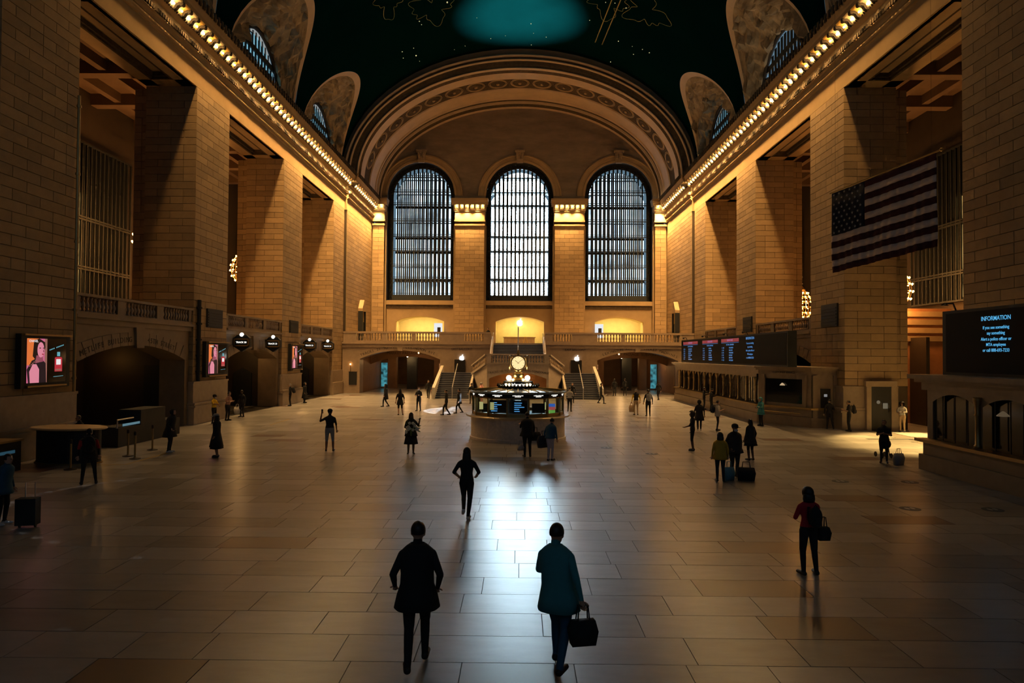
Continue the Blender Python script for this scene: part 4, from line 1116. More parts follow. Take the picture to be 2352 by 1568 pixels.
# things inside: screens, counters, racks
inn = MB(); inn.lathe([(1.2, 1.15), (1.2, 1.2), (.001, 1.2)], 24); inn.lathe([(.45, 1.2), (.45, 2.2)], 12); inn.build('inner_core', BRONZE, bo)
for (x, y, w_, h_, m_) in ((-.95, -1.55, .8, .6, None), (.1, -1.75, .7, .6, None), (.95, -1.5, .6, .45, BLACK), (-1.45, -1.15, .5, .4, BLACK)):
    MB().box(x-w_/2, x+w_/2, y, y+.06, 1.3, 1.3+h_).build('monitor', m_ or DARKGL, bo)
    if m_ is None:
        for q in range(5):
            t_ = MB(); t_.box(x-w_*.38, x-w_*.38+w_*random.uniform(.2, .7), y-.008, y-.002, 1.38+q*.095, 1.415+q*.095); t_.build('screen_line', E_BLUE, bo)
for q, cl in enumerate(((.2, .6, .1), (.7, .12, .12), (.05, .2, .8))):
    MB().box(1.35, 1.75, -1.2, -1.15, 1.28+q*.15, 1.42+q*.15).build('leaflet_rack', emat('leaflet_%d' % q, cl, .5), bo)  # leaflets are given a glow of their own
for x in (-1.72, -1.2, 1.35): MB().box(x-.09, x+.09, -1.32 if abs(x) > 1.3 else -1.6, -1.3 if abs(x) > 1.3 else -1.58, 1.45, 1.8).build('notice', emat('notice_glow', (.8, .75, .3), .45), bo)
point('booth_light', (0, -.8, 2.1), 14, (.8, .95, 1.0), .2, bo)
# ---------------------------------------------------------------- the four-faced clock on top
ck = empty('booth_clock', (BX, BY, 2.76), label='brass four-faced clock with opal dials on top of the information booth', cat='clock')
m = MB(); m.lathe([(.45, 0), (.42, .05), (.28, .1), (.24, .2), (.3, .3), (.2, .38), (.13, .44), (.2, .48), (.2, .52), (.12, .56)], 24); m.build('bell_base', BRASS, ck, True)
CZ = .86
m = MB(); m.lathe([(.12, -.32), (.34, -.24), (.42, -.1), (.43, .1), (.34, .27), (.12, .34), (.05, .4), (.09, .44), (.05, .5), (.07, .56), (.02, .62), (.001, .64)], 20, (0, 0, CZ)); m.build('clock_case', BRASS_D, ck, True)
DIAL = emat('opal_dial_glow', (1.0, .72, .34), 1.15)
for k in range(4):
    t = k*PI/2
    d = empty('clock_face', (0, 0, CZ), t, parent=ck)
    mm = MB(); v = [(0, -.44, 0)]+[(.33*math.cos(2*PI*i/32), -.43, .33*math.sin(2*PI*i/32)) for i in range(32)]
    mm.vf(v, [(0, 1+i, 1+(i+1) % 32) for i in range(32)]); mm.build('dial', DIAL, d)
    mm = MB(); mm.tube([(.34*math.cos(2*PI*i/32), -.42, .34*math.sin(2*PI*i/32)) for i in range(33)], .03, 6); mm.build('bezel', BRASS, d)
    hd = MB(); hd.box(-.009, .009, -.452, -.446, -.05, .2); hd.build('hour_hand', BLACK, d, loc=(0, 0, 0), rot=(0, math.radians(-52), 0))
    hd = MB(); hd.box(-.007, .007, -.458, -.453, -.06, .3); hd.build('minute_hand', BLACK, d, rot=(0, math.radians(50), 0))
    hm = MB()
    for i in range(12):
        q = 2*PI*i/12; hm.vf([(.25*math.sin(q-.03), -.446, .25*math.cos(q-.03)), (.25*math.sin(q+.03), -.446, .25*math.cos(q+.03)), (.3*math.sin(q+.03), -.446, .3*math.cos(q+.03)), (.3*math.sin(q-.03), -.446, .3*math.cos(q-.03))], [(0, 1, 2, 3)])
    hm.build('hour_marks', BRASS_D, d)
for s in (-1, 1):
    gl = MB(); gl.sphere((s*.45, -.2, .13), .13, 14, 10); gl.build('globe_lamp', emat('clock_globe_glow', (1, .85, .6), 6), ck, True)
    point('globe_light', (s*.45, -.36, .16), 12, (1, .75, .42), .12, ck)
    gl = MB(); gl.tube([(s*.45, -.2, .02), (s*.3, -.1, .0)], .03, 6); gl.build('lamp_arm', BRASS, ck)
    gl = MB(); gl.sphere((s*.24, -.35, .05), .05, 8, 6); gl.build('small_lamp', E_BULB, ck)
# ================================================================ ticket offices on the right
OFF = pmat('office_stone', (.27, .20, .13), .4, nscale=2, namt=.35)
def office_front(parent, y0, y1, x, n, name='ticket_window'):
    """arched grille windows between slender columns along a front facing -X; pieces in the parent's frame"""
    pit = (y1-y0)/n
    for k in range(n):
        yc = y0+(k+.5)*pit
        w = empty(name, (x, yc, 0), parent=parent)
        m = MB(); a = seg_arch(0, pit/2-.16, 2.45, 2.75); us = sorted(set([-pit/2, pit/2]+frange(-pit/2+.16, pit/2-.16, 8)))
        holes_wall(m, lambda u, z: (0, u, z), us, lambda u: 1.15, lambda u: 2.95, [(-pit/2+.16, pit/2-.16, 1.15, a)]); m.build('arch_frame', OFF, w)
        MB().box(.25, .3, -pit/2, pit/2, 1.0, 3.0).build('dark_glass', DARKGL, w)
        c = MB(); c.lathe([(.11, 0), (.11, .08), (.075, .12), (.07, 1.0), (.1, 1.04), (.07, 1.1), (.085, 1.3), (.13, 1.5), (.13, 1.6)], 10, (-.06, -pit/2, 1.15)); c.build('column', BRASS_D, w, True)
        for q in range(1, 4): MB().box(.04, .07, -pit/2+q*pit/4-.012, -pit/2+q*pit/4+.012, 1.15, 2.7).build('grille_bar', BRONZE, w)
def office_shell(parent, poly, z0, z1, name, m, proud=0):
    MB().prism(poly, 'z', z0, z1).build(name, m, parent)
of1 = empty('ticket_office', (0, 0, 0), label='long stone ticket office with arched brass windows under the departure board', cat='ticket office')
base = [(14.8, 64.2), (14.8, 42.0), (16.7, 38.9), (18.3, 38.9), (18.3, 64.2)]
def inset(e): return [(14.8-e, 64.2+e), (14.8-e, 42.0-e*.4), (16.7-e*.5, 38.9-e), (18.3, 38.9-e), (18.3, 64.2+e)]
office_shell(of1, inset(.12), 0, .55, 'plinth', OFF); office_shell(of1, inset(.0), .55, 1.0, 'dado', OFF); office_shell(of1, inset(.22), 1.0, 1.12, 'counter', BRASS_D)
office_shell(of1, [(15.1, 64.0), (15.1, 42.1), (16.9, 39.3), (18.3, 39.3), (18.3, 64.0)], 1.1, 2.95, 'body', IRON)
office_shell(of1, inset(.03), 2.95, 3.2, 'frieze', OFF); office_shell(of1, inset(.2), 3.2, 3.3, 'cornice', OFF); office_shell(of1, inset(.32), 3.3, 3.42, 'cornice', OFF)
office_front(of1, 42.4, 64.0, 14.82, 13)
# splayed customer window and end pilaster
A = Vector((14.8, 42.0, 0)); B = Vector((16.7, 38.9, 0)); dv = (B-A); L_ = dv.length; ang = math.atan2(dv.y, dv.x)
cw = empty('customer_window', (A.x, A.y, 0), ang, parent=of1)
MB().box(0, L_, -.02, .3, 1.1, 2.95).build('surround', OFF, cw)
MB().box(.55, L_-.45, -.05, -.02, 1.3, 2.7).build('dark_pane', DARKGL, cw)
for u in (.4, L_-.4): MB().box(u-.12, u+.12, -.12, 0, 1.1, 2.95).build('jamb', OFF, cw)
MB().tube([(.5, -.2, .75), (L_-.6, -.2, .75)], .03, 6).build('rail', BRASS, cw)
text('letter', 'CUSTOMER SERVICE', .17, INK, cw, (L_/2, -.04, 3.08), (R90, 0, 0))
lm = MB(); lm.lathe([(.02, .12), (.05, .1), (.14, .0), (.15, -.03)], 10, (L_/2, -.15, 2.35)); lm.build('shaded_lamp', emat('lamp_shade_glow', (1, .7, .4), .5), cw)
ep = empty('end_face', (16.7, 38.9, 0), 0, parent=of1)
MB().box(.05, .3, -.1, .1, .2, 2.95).build('pilaster', OFF, ep); MB().box(1.2, 1.5, -.1, .1, .2, 2.95).build('pilaster', OFF, ep)
MB().box(.5, 1.05, -.06, .1, 1.05, 2.2).build('cash_machine', BLACK, ep); MB().box(.3, 1.2, -.03, .3, .2, 2.95).build('wall_panel', OFF, ep)
MB().box(.68, .86, -.07, -.06, 1.75, 1.9).build('notice', emat('notice_white_glow', (.8, .8, .8), .25), ep)  # paper notice with its own glow

of2 = empty('ticket_office', (0, 0, 0), label='dark ticket office at the right edge under the information screen', cat='ticket office')
def ins2(e): return [(14.7-e, 24.8+e), (14.7-e, 8), (18.2, 8), (18.2, 24.8+e)]
office_shell(of2, ins2(.1), 0, .55, 'plinth', OFF); office_shell(of2, ins2(0), .55, 1.0, 'dado', OFF); office_shell(of2, ins2(.2), 1.0, 1.1, 'counter', BRASS_D)
office_shell(of2, [(15.0, 24.6), (15.0, 8), (18.2, 8), (18.2, 24.6)], 1.1, 2.9, 'body', IRON)
office_shell(of2, ins2(.03), 2.85, 3.12, 'frieze', OFF); office_shell(of2, ins2(.2), 3.12, 3.24, 'cornice', OFF); office_shell(of2, ins2(.36), 3.24, 3.4, 'cornice', OFF)
office_front(of2, 14.0, 24.4, 14.72, 4)
MB().box(14.9, 18, 24.6, 24.82, 1.1, 2.9).build('end_wall', OFF, of2)
for x in (15.1, 16.0, 17.2): MB().box(x-.15, x+.15, 24.78, 24.95, .2, 2.9).build('end_pilaster', OFF, of2)
for yy in (17, 20.5): 
    lm = MB(); lm.lathe([(.02, .12), (.05, .1), (.16, .0), (.17, -.03)], 10, (14.55, yy, 2.3)); lm.build('shaded_lamp', emat('lamp_shade_dim', (1, .7, .4), .08), of2)

# ---------------------------------------------------------------- departure and information boards
E_RED = emat('red_board_glow', (.6, .05, .10), .35); E_HEAD = emat('heading_glow', (.75, .35, .75), .5); E_ROW = emat('row_glow', (.10, .36, .85), .8)
db = empty('departure_board', (15.3, 51.3, 3.42), label='long black departure board with three lit columns of blue lines above the ticket office', cat='departure board')
MB().box(0, .5, -12.6, 12.8, 0, 2.05).build('case', BLACK, db)
MB().box(-.01, .0, -12.4, 12.6, .1, 1.95).build('screen', SCREEN, db)
RN = (R90, 0, -R90)
random.seed(11)
cols = [(12.0, 'DEPARTURES'), (5.3, 'DEPARTURES'), (-.3, 'DEPARTURES')]
# columns given by their far edge; board reads toward the viewer
for ci, (yf, wid) in enumerate(((12.2, 5.6), (5.6, 4.9), (.3, 4.6))):
    MB().box(-.016, -.01, yf-wid+.3, yf-.2, 1.62, 1.86).build('heading_bar', E_RED, db)
    text('heading', 'DEPARTURES', .2, E_HEAD, db, (-.02, yf-wid/2, 1.74), RN, extrude=.001, space=1.2)
    MB().box(-.016, -.01, yf-wid+.3, yf-.2, 1.56, 1.575).build('rule', E_ROW, db)
    text('column_titles', 'TRK  TIME   DESTINATION', .15, E_ROW, db, (-.02, yf-wid/2, 1.42), RN, extrude=.001)
    for r_ in range(6):
        z = 1.2-r_*.18
        text('departure_row', '%d   %d:%02d' % (random.randint(11, 42), random.randint(9, 12), random.randint(0, 59)), .14, E_ROW, db, (-.02, yf-.35, z), RN, 'LEFT', .001)
        text('departure_row', random.choice(('NEW HAVEN', 'STAMFORD', 'POUGHKEEPSIE', 'WHITE PLAINS', 'CROTON-HARMON', 'SOUTHEAST')), .14, E_ROW, db, (-.02, yf-2.1, z), RN, 'LEFT', .001)
for i, tx in enumerate(('INFORMATION', 'If you see something', 'say something', 'Alert a police officer or', 'MTA employee', 'or call 888-693-7233')):
    text('notice_line', tx, .17 if i else .24, E_ROW, db, (-.02, -6.3, 1.78-i*.24-(.08 if i else 0)), RN, extrude=.001)
for yy in (11, 4.6, -1.2, -5.5): 
    l_ = MB(); l_.tube([(.1, yy, 2.05), (.0, yy, 2.25), (-.25, yy-.1, 2.25)], .03, 5); l_.sphere((-.25, yy-.1, 2.2), .09, 8, 5); l_.build('board_lamp', BRONZE, db)
ib = empty('information_board', (15.3, 19.2, 3.4), label='black board with blue INFORMATION text above the right-edge ticket office', cat='information board')
MB().box(0, .5, -10, 5.4, 0, 2.25).build('case', BLACK, ib)
MB().box(-.01, 0, -10, 5.2, .1, 2.15).build('screen', SCREEN, ib)
for i, (tx, zz, sz) in enumerate((('INFORMATION', 1.87, .2), ('If you see something', 1.58, .145), ('say something', 1.4, .145), ('Alert a police officer or', 1.21, .145), ('MTA employee', 1.03, .145), ('or call 888-693-7233', .85, .145))):
    text('notice_line', tx, sz, emat('cyan_letter_glow', (.10, .48, .85), .9), ib, (-.02, 2.65, zz), RN, extrude=.001, bold=.002)
for yy in (4.8, -1): 
    l_ = MB(); l_.tube([(.1, yy, 2.25), (.0, yy, 2.5), (-.3, yy, 2.5)], .03, 5); l_.lathe([(.02, .1), (.14, 0)], 8, (-.3, yy, 2.42)); l_.build('board_lamp', BRONZE, ib)

# door in the base of the right pier under the flag
d = struct(empty('door_1', (19.95, 37.65, 0)), 'dark office door with notices in the right pier under the flag')
MB().box(-.8, -.55, -.08, .1, 0, 2.6).build('door_jamb', MARBLE, d); MB().box(.55, .8, -.08, .1, 0, 2.6).build('door_jamb', MARBLE, d); MB().box(-.85, .85, -.1, .1, 2.4, 2.7).build('door_lintel', MARBLE, d)
MB().box(-.55, .55, -.02, .1, 0, 2.4).build('door_leaf', BLACK, d)
nm = MB(); nm.lathe([(.1, 0), (.1, .01), (.001, .01)], 12); nm.build('round_notice', emat('notice_dim_glow', (.7, .6, .4), .18), d, loc=(-.15, -.025, 1.55), rot=(R90, 0, 0))  # door notices are made to glow faintly
MB().box(.1, .36, -.03, -.02, 1.2, 1.5).build('paper_notice', MATS['notice_dim_glow'], d)
MB().tube([(.42, -.05, 1.0), (.42, -.1, 1.02), (.42, -.1, 1.2)], .015, 6).build('door_handle', BRASS, d)
MB().box(18.6, 26, 27.9, 42, 0.001, .004).build('passage_floor_strip', BRASS_D, rb) if False else None
MB().box(17.2, 26, 33.6, 33.9, .001, .006).build('threshold_strip', IRON, rb)
pl = empty('passage_lantern', (24.6, 36.0, 9.2), label='brass lantern hanging in the street passage on the right', cat='lantern')
m = MB(); m.lathe([(.02, .5), (.12, .42), (.25, .2), (.3, 0), (.28, -.05)], 12); m.build('shade', BRASS_D, pl); m = MB(); m.sphere((0, 0, .0), .14, 10, 8); m.build('globe', E_BULB, pl, True)
MB().tube([(0, 0, .5), (0, 0, 10.8)], .02, 5).build('rod', BRONZE, pl)
spot('lantern_beam', (24.6, 36.0, 9.0), (20.6, 32.8, 0), 38000, (1, .6, .18), 50, .4, .15)

# ================================================================ hanging flag
fg = empty('hanging_flag', (14.1, 30.6, 11.3), label='large stars and stripes flag hanging from a pole between the right piers', cat='flag')
FL, FH = 5.0, 3.55
dirv = Vector((1.85, -4.6, .48)).normalized()
RED = pmat('flag_red', (.05, .006, .01), .9); WHT = pmat('flag_white', (.80, .62, .52), .9); NAVY = pmat('flag_navy', (.006, .012, .03), .9)
nrm = Vector((dirv.y, -dirv.x, 0)).normalized()
def cloth(u0, u1, v0, v1, m, name, off=0):
    mb = MB(); nu = max(2, int((u1-u0)*16)); v = []
    for i in range(nu+1):
        u = u0+(u1-u0)*i/nu
        for w_ in (v0, v1):
            wave = .035*math.sin(u*17+.6*math.sin(w_*3))+.05*math.sin(u*4.1+w_)
            wave *= .3+.7*w_/FH
            p = dirv*u+Vector((0, 0, -w_))+nrm*(wave+off)
            v.append(p)
    mb.vf(v, [(2*i, 2*i+1, 2*i+3, 2*i+2) for i in range(nu)])
    o = mb.build(name, m, fg, True); md = o.modifiers.new('thickness', 'SOLIDIFY'); md.thickness = .012
    return o
sh = FH/13
for k in range(13):
    cloth(0 if k >= 7 else 1.75, FL, k*sh, (k+1)*sh, RED if k % 2 == 0 else WHT, 'stripe')
cloth(0, 1.75, 0, 7*sh, NAVY, 'canton')
sm = MB(); sm.vf([((.075 if i % 2 == 0 else .03)*math.sin(2*PI*i/10), 0, (.075 if i % 2 == 0 else .03)*math.cos(2*PI*i/10)) for i in range(10)]+[(0, 0, 0)], [(10, i, (i+1) % 10) for i in range(10)])
STAR = sm.mesh('star', pmat('flag_star', (.40, .38, .36), .9)); az = math.atan2(dirv.y, dirv.x)
for r_ in range(9):
    for c_ in range(6 if r_ % 2 == 0 else 5):
        u = .17+c_*.282+(0 if r_ % 2 == 0 else .141); w_ = .12+r_*.21
        p = dirv*u+Vector((0, 0, -w_))
        place('star', STAR, fg, p+nrm*.06, (0, 0, az))
MB().tube([dirv*-.1+Vector((0, 0, .05)), dirv*(FL+.15)+Vector((0, 0, .05))], .03, 6).build('pole', BRASS_D, fg)
mb = MB(); mb.sphere(dirv*(FL+.2)+Vector((0, 0, .05)), .07, 8, 6); mb.build('pole_tip', BRASS, fg)
for u in (.2, FL-.2):
    q = dirv*u; MB().tube([q+Vector((0, 0, .05)), (q.x, q.y, 17.5)], .004, 4).build('suspension_wire', IRON, fg)
# ================================================================ advertising screens on the left piers
AD = dict(orange=emat('ad_orange', (.95, .22, .05), .75), pink=emat('ad_pink', (.75, .16, .30), .7), skin=emat('ad_skin', (.85, .28, .38), .8), hair=emat('ad_hair', (.02, .01, .01), .3), dress=emat('ad_dress', (.03, .015, .03), .3),
          red=emat('ad_red', (.55, .03, .05), .8), white=emat('ad_white', (.9, .85, .85), .9), blue=emat('ad_blue', (.15, .5, .6), .7), lips=emat('ad_lips', (.45, .03, .06), .8), shade=emat('ad_shade', (.45, .10, .16), .6), tan=emat('ad_tan', (.45, .18, .14), .6))
def ad_screen(y0, y1, z0, z1, label):
    yc, zc = (y0+y1)/2, (z0+z1)/2; w, h = y1-y0, z1-z0
    e = empty('advertising_screen', (-WP+.02, yc, zc), label=label, cat='screen', group='perfume advertising screens')
    def B(u0, u1, v0, v1, d0, d1): return MB().box(d0, d1, u0*w, u1*w, v0*h, v1*h)
    B(-.62, .62, -.62, .6, 0, .22).build('case', BLACK, e)
    B(-.62, .6, .56, .6, .22, .36).build('top_hood', BRASS_D, e); B(-.5, .5, -.6, -.56, .22, .3).build('bottom_edge', BRASS_D, e)
    B(-.5, .5, -.5, .5, .22, .235).build('screen', DARKGL, e)
    B(-.5, .0, -.5, .5, .235, .237).build('picture_ground', AD['pink'], e); B(-.5, -.2, -.1, .5, .237, .238).build('picture_wall', AD['orange'], e)
    B(-.06, .0, -.5, .5, .237, .238).build('picture_edge', AD['tan'], e)
    def poly(pts, d, m, name):
        mb = MB(); mb.prism([(a*w, b*h) for a, b in pts], 'x', d, d+.0015); return mb.build(name, AD[m], e)
    def ell(cx, cy, rx, ry, n=20, a0=0, a1=2*PI): return [(cx+rx*math.cos(a0+(a1-a0)*i/n), cy+ry*math.sin(a0+(a1-a0)*i/n)) for i in range(n)]
    poly([(-.33, .46), (-.2, .5), (-.06, .42), (-.05, .3), (-.14, .05), (-.26, -.02), (-.36, .1)], .239, 'hair', 'portrait_hair')
    poly([(-.46, -.5), (-.5, -.2), (-.38, .0), (-.26, .06), (-.12, .02), (-.04, -.06), (-.02, -.5)], .2405, 'dress', 'portrait_dress')
    poly([(-.27, .12), (-.12, .1), (-.1, -.02), (-.3, -.06)], .242, 'shade', 'portrait_neck')
    poly([(-.42, -.5), (-.44, -.25), (-.36, -.08), (-.27, -.08), (-.2, -.2), (-.2, -.5)], .2425, 'skin', 'portrait_shoulder')
    poly(ell(-.165, .245, .085, .175), .2435, 'skin', 'portrait_face')
    poly([(-.11, .27), (-.075, .2), (-.11, .19)], .2445, 'shade', 'portrait_nose'); poly(ell(-.115, .145, .026, .016, 10), .2445, 'lips', 'portrait_lips')
    poly(ell(-.185, .285, .022, .012, 8), .2445, 'hair', 'portrait_eye'); poly(ell(-.1, .285, .018, .012, 8), .2445, 'hair', 'portrait_eye')
    for k in range(7): poly(ell(-.43+.035*k, -.12+.03*k if k < 4 else .0-.012*(k-4), .018, .014, 8), .2445, 'tan', 'portrait_pearl')
    poly([(.2, -.26), (.4, -.26), (.4, .06), (.37, .08), (.23, .08), (.2, .06)], .237, 'red', 'bottle'); poly([(.24, -.1), (.36, -.1), (.36, .03), (.24, .03)], .239, 'white', 'bottle_label')
    poly([(.26, .1), (.34, .1), (.34, .2), (.26, .2)], .237, 'blue', 'bottle_cap'); poly([(.22, -.24), (.38, -.24), (.38, -.2), (.22, -.2)], .239, 'tan', 'bottle_base')
    for k in range(11):
        if k != 4: poly([(.06+k*.035, .23+k*.012), (.085+k*.035, .235+k*.012), (.085+k*.035, .262+k*.012), (.06+k*.035, .255+k*.012)], .237, 'blue', 'slogan_stroke')
    poly([(.17, -.385), (.43, -.37), (.43, -.36), (.17, -.375)], .237, 'blue', 'small_print')
    text('brand_word', 'CHANEL', .075*h, AD['white'], e, (.24, -.34*w, .44*h), (R90, 0, R90), extrude=.001, bold=.002)
ad_screen(24.75, 26.9, 2.85, 4.5, 'nearest perfume advertising screen on the left, a woman beside a red bottle')
ad_screen(39.35, 41.75, 2.8, 4.5, 'middle perfume advertising screen on the left, beside the black pipe')
ad_screen(53.9, 56.3, 2.85, 4.6, 'farthest perfume advertising screen on the left')

# ================================================================ track signs
FRAME = pmat('sign_frame', (.45, .30, .14), .4, .7)
for i, (y, tx) in enumerate(((43.9, 'TRACK 20'), (49.5, 'TRACK 21'), (58.1, 'TRACK 22'), (63.6, 'TRACK 23'))):
    e = empty('track_sign', (-17.75, y, 4.7), label='boxed black track sign with a globe lamp on the left arcade, %s from the balcony' % ('fourth', 'third', 'second', 'first')[i], cat='sign', group='track signs')
    MB().box(-.53, .53, -.2, .2, -.28, .28).build('case', BLACK, e)
    mb = MB(); mb.box(-.5, .5, -.23, -.2, .17, .25); mb.box(-.5, .5, -.23, -.2, -.25, -.17); mb.box(-.5, -.42, -.23, -.2, -.25, .25); mb.box(.42, .5, -.23, -.2, -.25, .25); mb.build('frame', FRAME, e)
    text('sign_text', tx, .15, E_LETTER, e, (0, -.205, 0), (R90, 0, 0), extrude=.002, bold=.004)
    mb = MB(); mb.prism([(-.5, -.28), (.5, -.28), (0, -.6)], 'y', -.15, .15); mb.prism([(-.5, .28), (.5, .28), (.3, .48), (-.3, .48)], 'y', -.15, .15); mb.build('scroll_bracket', BLACK, e)
    mb = MB(); mb.sphere((0, -.12, .5), .13, 12, 8); mb.build('globe_lamp', E_WHITE, e, True)
    MB().tube([(0, .1, .3), (0, .1, .5), (0, -.1, .5)], .03, 6).build('lamp_arm', BRASS, e)
    MB().box(-.56, -.5, -.1, .1, -.1, .1).build('wall_fixing', BLACK, e)

# ================================================================ desk, barriers and floor marks on the left
dk = empty('attendant_desk', (-16.2, 24.7, 0), math.radians(-8), label='curved black attendant desk with a pale top at the left', cat='desk')
mb = MB(); mb.lathe([(1.25, 0), (1.2, .1), (1.2, 1.2)], 32, sx=1.0, sy=.55); mb.build('desk_front', BLACK, dk)
mb = MB(); mb.lathe([(1.38, 1.22), (1.42, 1.25), (1.38, 1.29), (.001, 1.29)], 36, sx=1.0, sy=.6); mb.build('desk_top', pmat('pale_wood', (.45, .33, .18), .4, nscale=4, namt=.3), dk)
mb = MB(); mb.lathe([(1.26, .0), (1.26, .05)], 32, sx=1, sy=.57); mb.build('kick_strip', BRASS_D, dk)
sd = empty('side_counter', (-17.3, 22.2, 0), label='dark side counter with a brass edge at the left edge of the picture', cat='counter')
MB().box(-.5, .6, -1.2, .8, 0, 1.0).build('counter_body', BLACK, sd); MB().box(-.55, .66, -1.25, .85, 1.0, 1.06).build('counter_top', BRASS_D, sd); MB().box(.6, .62, -.9, .5, .62, .72).build('lit_edge', MATS['strip_glow'] if 'strip_glow' in MATS else emat('edge_glow', (.12, .4, .6), .12), sd)
def stanchion(x, y, label, group='queue posts'):
    e = empty('queue_post', (x, y, 0), label=label, cat='post', group=group)
    mb = MB(); mb.lathe([(.2, 0), (.2, .02), (.06, .05), (.04, .06)], 20); mb.build('base', BRONZE, e)
    mb = MB(); mb.lathe([(.035, .05), (.035, .95)], 12); mb.build('pole', BRASS_D, e)
    mb = MB(); mb.lathe([(.045, .88), (.05, .9), (.05, 1.0), (.03, 1.03), (.001, 1.03)], 12); mb.build('cap', BRONZE, e)
stanchion(-15.12, 23.18, 'brass queue post in front of the attendant desk'); stanchion(-14.32, 25.67, 'brass queue post between the stooping and the hooded person'); stanchion(-14.92, 28.0, 'brass queue post left of the hooded person'); stanchion(-14.95, 26.3, 'brass queue post behind the stooping person')
sn = empty('bag_scanner', (-17.2, 31.2, 0), label='long black bag scanner with a lit strip in front of the left arch', cat='machine')
MB().box(-.5, .5, -2.6, 2.6, 0, .8).build('conveyor_base', BLACK, sn); MB().box(-.5, .5, -.9, 1.2, .8, 1.45).build('hood', IRON, sn)
MB().box(.5, .52, -2.3, -1.0, .86, .96).build('lit_strip', emat('strip_glow', (.25, .55, .7), .3), sn); MB().box(-.35, .35, -2.6, -1.0, .8, .84).build('belt', BLACK, sn)
mb = MB(); mb.tube([(.45, -2.6, .8), (.45, -2.6, 1.15), (.45, -1.4, 1.15)], .03, 6); mb.build('guard_rail', STEEL, sn)
TAPE = pmat('yellow_tape', (.55, .38, .06), .5)
for i, (a, b_) in enumerate((((-15.6, 23.9), (-13.89, 24.36)), ((-13.89, 24.36), (-13.86, 27.18)), ((-13.75, 38.04), (-13.88, 41.66)))):
    A, B = Vector((*a, 0)), Vector((*b_, 0)); n = Vector((-(B-A).y, (B-A).x, 0)).normalized()*.03
    mb = MB(); mb.vf([A-n+Vector((0, 0, .001)), B-n+Vector((0, 0, .001)), B+n+Vector((0, 0, .001)), A+n+Vector((0, 0, .001)), A-n+Vector((0, 0, .004)), B-n+Vector((0, 0, .004)), B+n+Vector((0, 0, .004)), A+n+Vector((0, 0, .004))], [(0, 3, 2, 1), (4, 5, 6, 7), (0, 1, 5, 4), (1, 2, 6, 5), (2, 3, 7, 6), (3, 0, 4, 7)])
    o = mb.build('floor_tape', TAPE); tag(o, ('yellow tape line on the floor beside the attendant desk', 'yellow tape line on the floor running to the hooded person', 'yellow tape line on the floor before the left track signs')[i], 'tape', 'floor tape lines')
DEC = pmat('decal_blue', (.02, .05, .09), .4); DECW = pmat('decal_white', (.4, .45, .5), .4)
for i, (x, y) in enumerate(((5.59, 28.04), (3.96, 29.78), (10.53, 22.21), (12.73, 22.16), (10.53, 18.28), (12.69, 18.26))):
    e = empty('floor_decal', (x, y, 0), label='round dark blue floor sticker, '+('between the booth and the dark standing man', 'nearest the booth', 'behind the woman in red', 'nearest the man with the shopping bag', 'just right of the woman in red', 'farthest right')[i], cat='floor sticker', group='distancing stickers')
    mb = MB(); mb.lathe([(.26, .001), (.26, .004), (.001, .004)], 20); mb.build('disc', DEC, e)
    mb = MB(); mb.lathe([(.09, .005), (.09, .006), (.001, .006)], 8, (-.08, 0, 0), sx=.6, sy=1.2); mb.lathe([(.09, .005), (.09, .006), (.001, .006)], 8, (.08, .03, 0), sx=.6, sy=1.2); mb.build('footprints', DECW, e)
# balcony furniture
tb = empty('display_table', (0.1, 79.5, 5.2), label='wooden display table in the lit middle niche above the stairs', cat='table')
MB().box(-1.9, 1.9, -.5, .5, .82, .9).build('table_top', MATS['pale_wood'], tb)
for sx in (-1, 1): MB().box(sx*1.7-.1, sx*1.7+.1, -.4, .4, 0, .82).build('leg', MATS['pale_wood'], tb)
MB().box(-1.8, 1.8, -.45, -.4, .1, .82).build('front_panel', MATS['pale_wood'], tb)
ws = empty('wet_floor_sign', (.75, 71.6, 5.2), label='yellow folding wet floor sign at the top of the stairs', cat='floor sign')
for sx in (-1, 1): MB().prism([(sx*.02, .75), (sx*.06, .75), (sx*.24, 0), (sx*.2, 0)], 'y', -.18, .18).build('leaf', pmat('sign_yellow', (.8, .55, .03), .5), ws)
for sx, lab in ((-1, 'left'), (1, 'right')):
    e = empty('poster_stand', (sx*12.05-sx*2.3, YW-.3, 5.2), label='white lit poster board at the edge of the %s lit niche' % lab, cat='poster board', group='niche poster boards')
    MB().box(-.5, .5, -.05, .05, .9, 2.6).build('board', emat('poster_white_glow', (.85, .9, .95), .9), e)
    MB().box(-.1, .3, -.06, -.05, 1.3, 2.1).build('printed_mark', BLACK, e)
    for q in (-.4, .4): MB().tube([(q, 0, 0), (q, 0, .9)], .03, 6).build('leg', STEEL, e)
wp = empty('wall_notice_board', (-16.9, YB-.06, 1.5), label='black notice board on the balcony wall left of the left arch', cat='notice board')
MB().box(-.4, .4, -.04, 0, -.65, .65).build('board', BLACK, wp); MB().box(-.44, .44, -.05, -.0, .65, .7).build('frame_top', BRONZE, wp); MB().tube([(-.25, -.05, .7), (-.25, -.05, 1.4)], .02, 5).build('lamp_stem', BRASS, wp)
mb = MB(); mb.sphere((-.25, -.05, 1.45), .07, 8, 6); mb.build('lamp', E_ORANGE, wp)
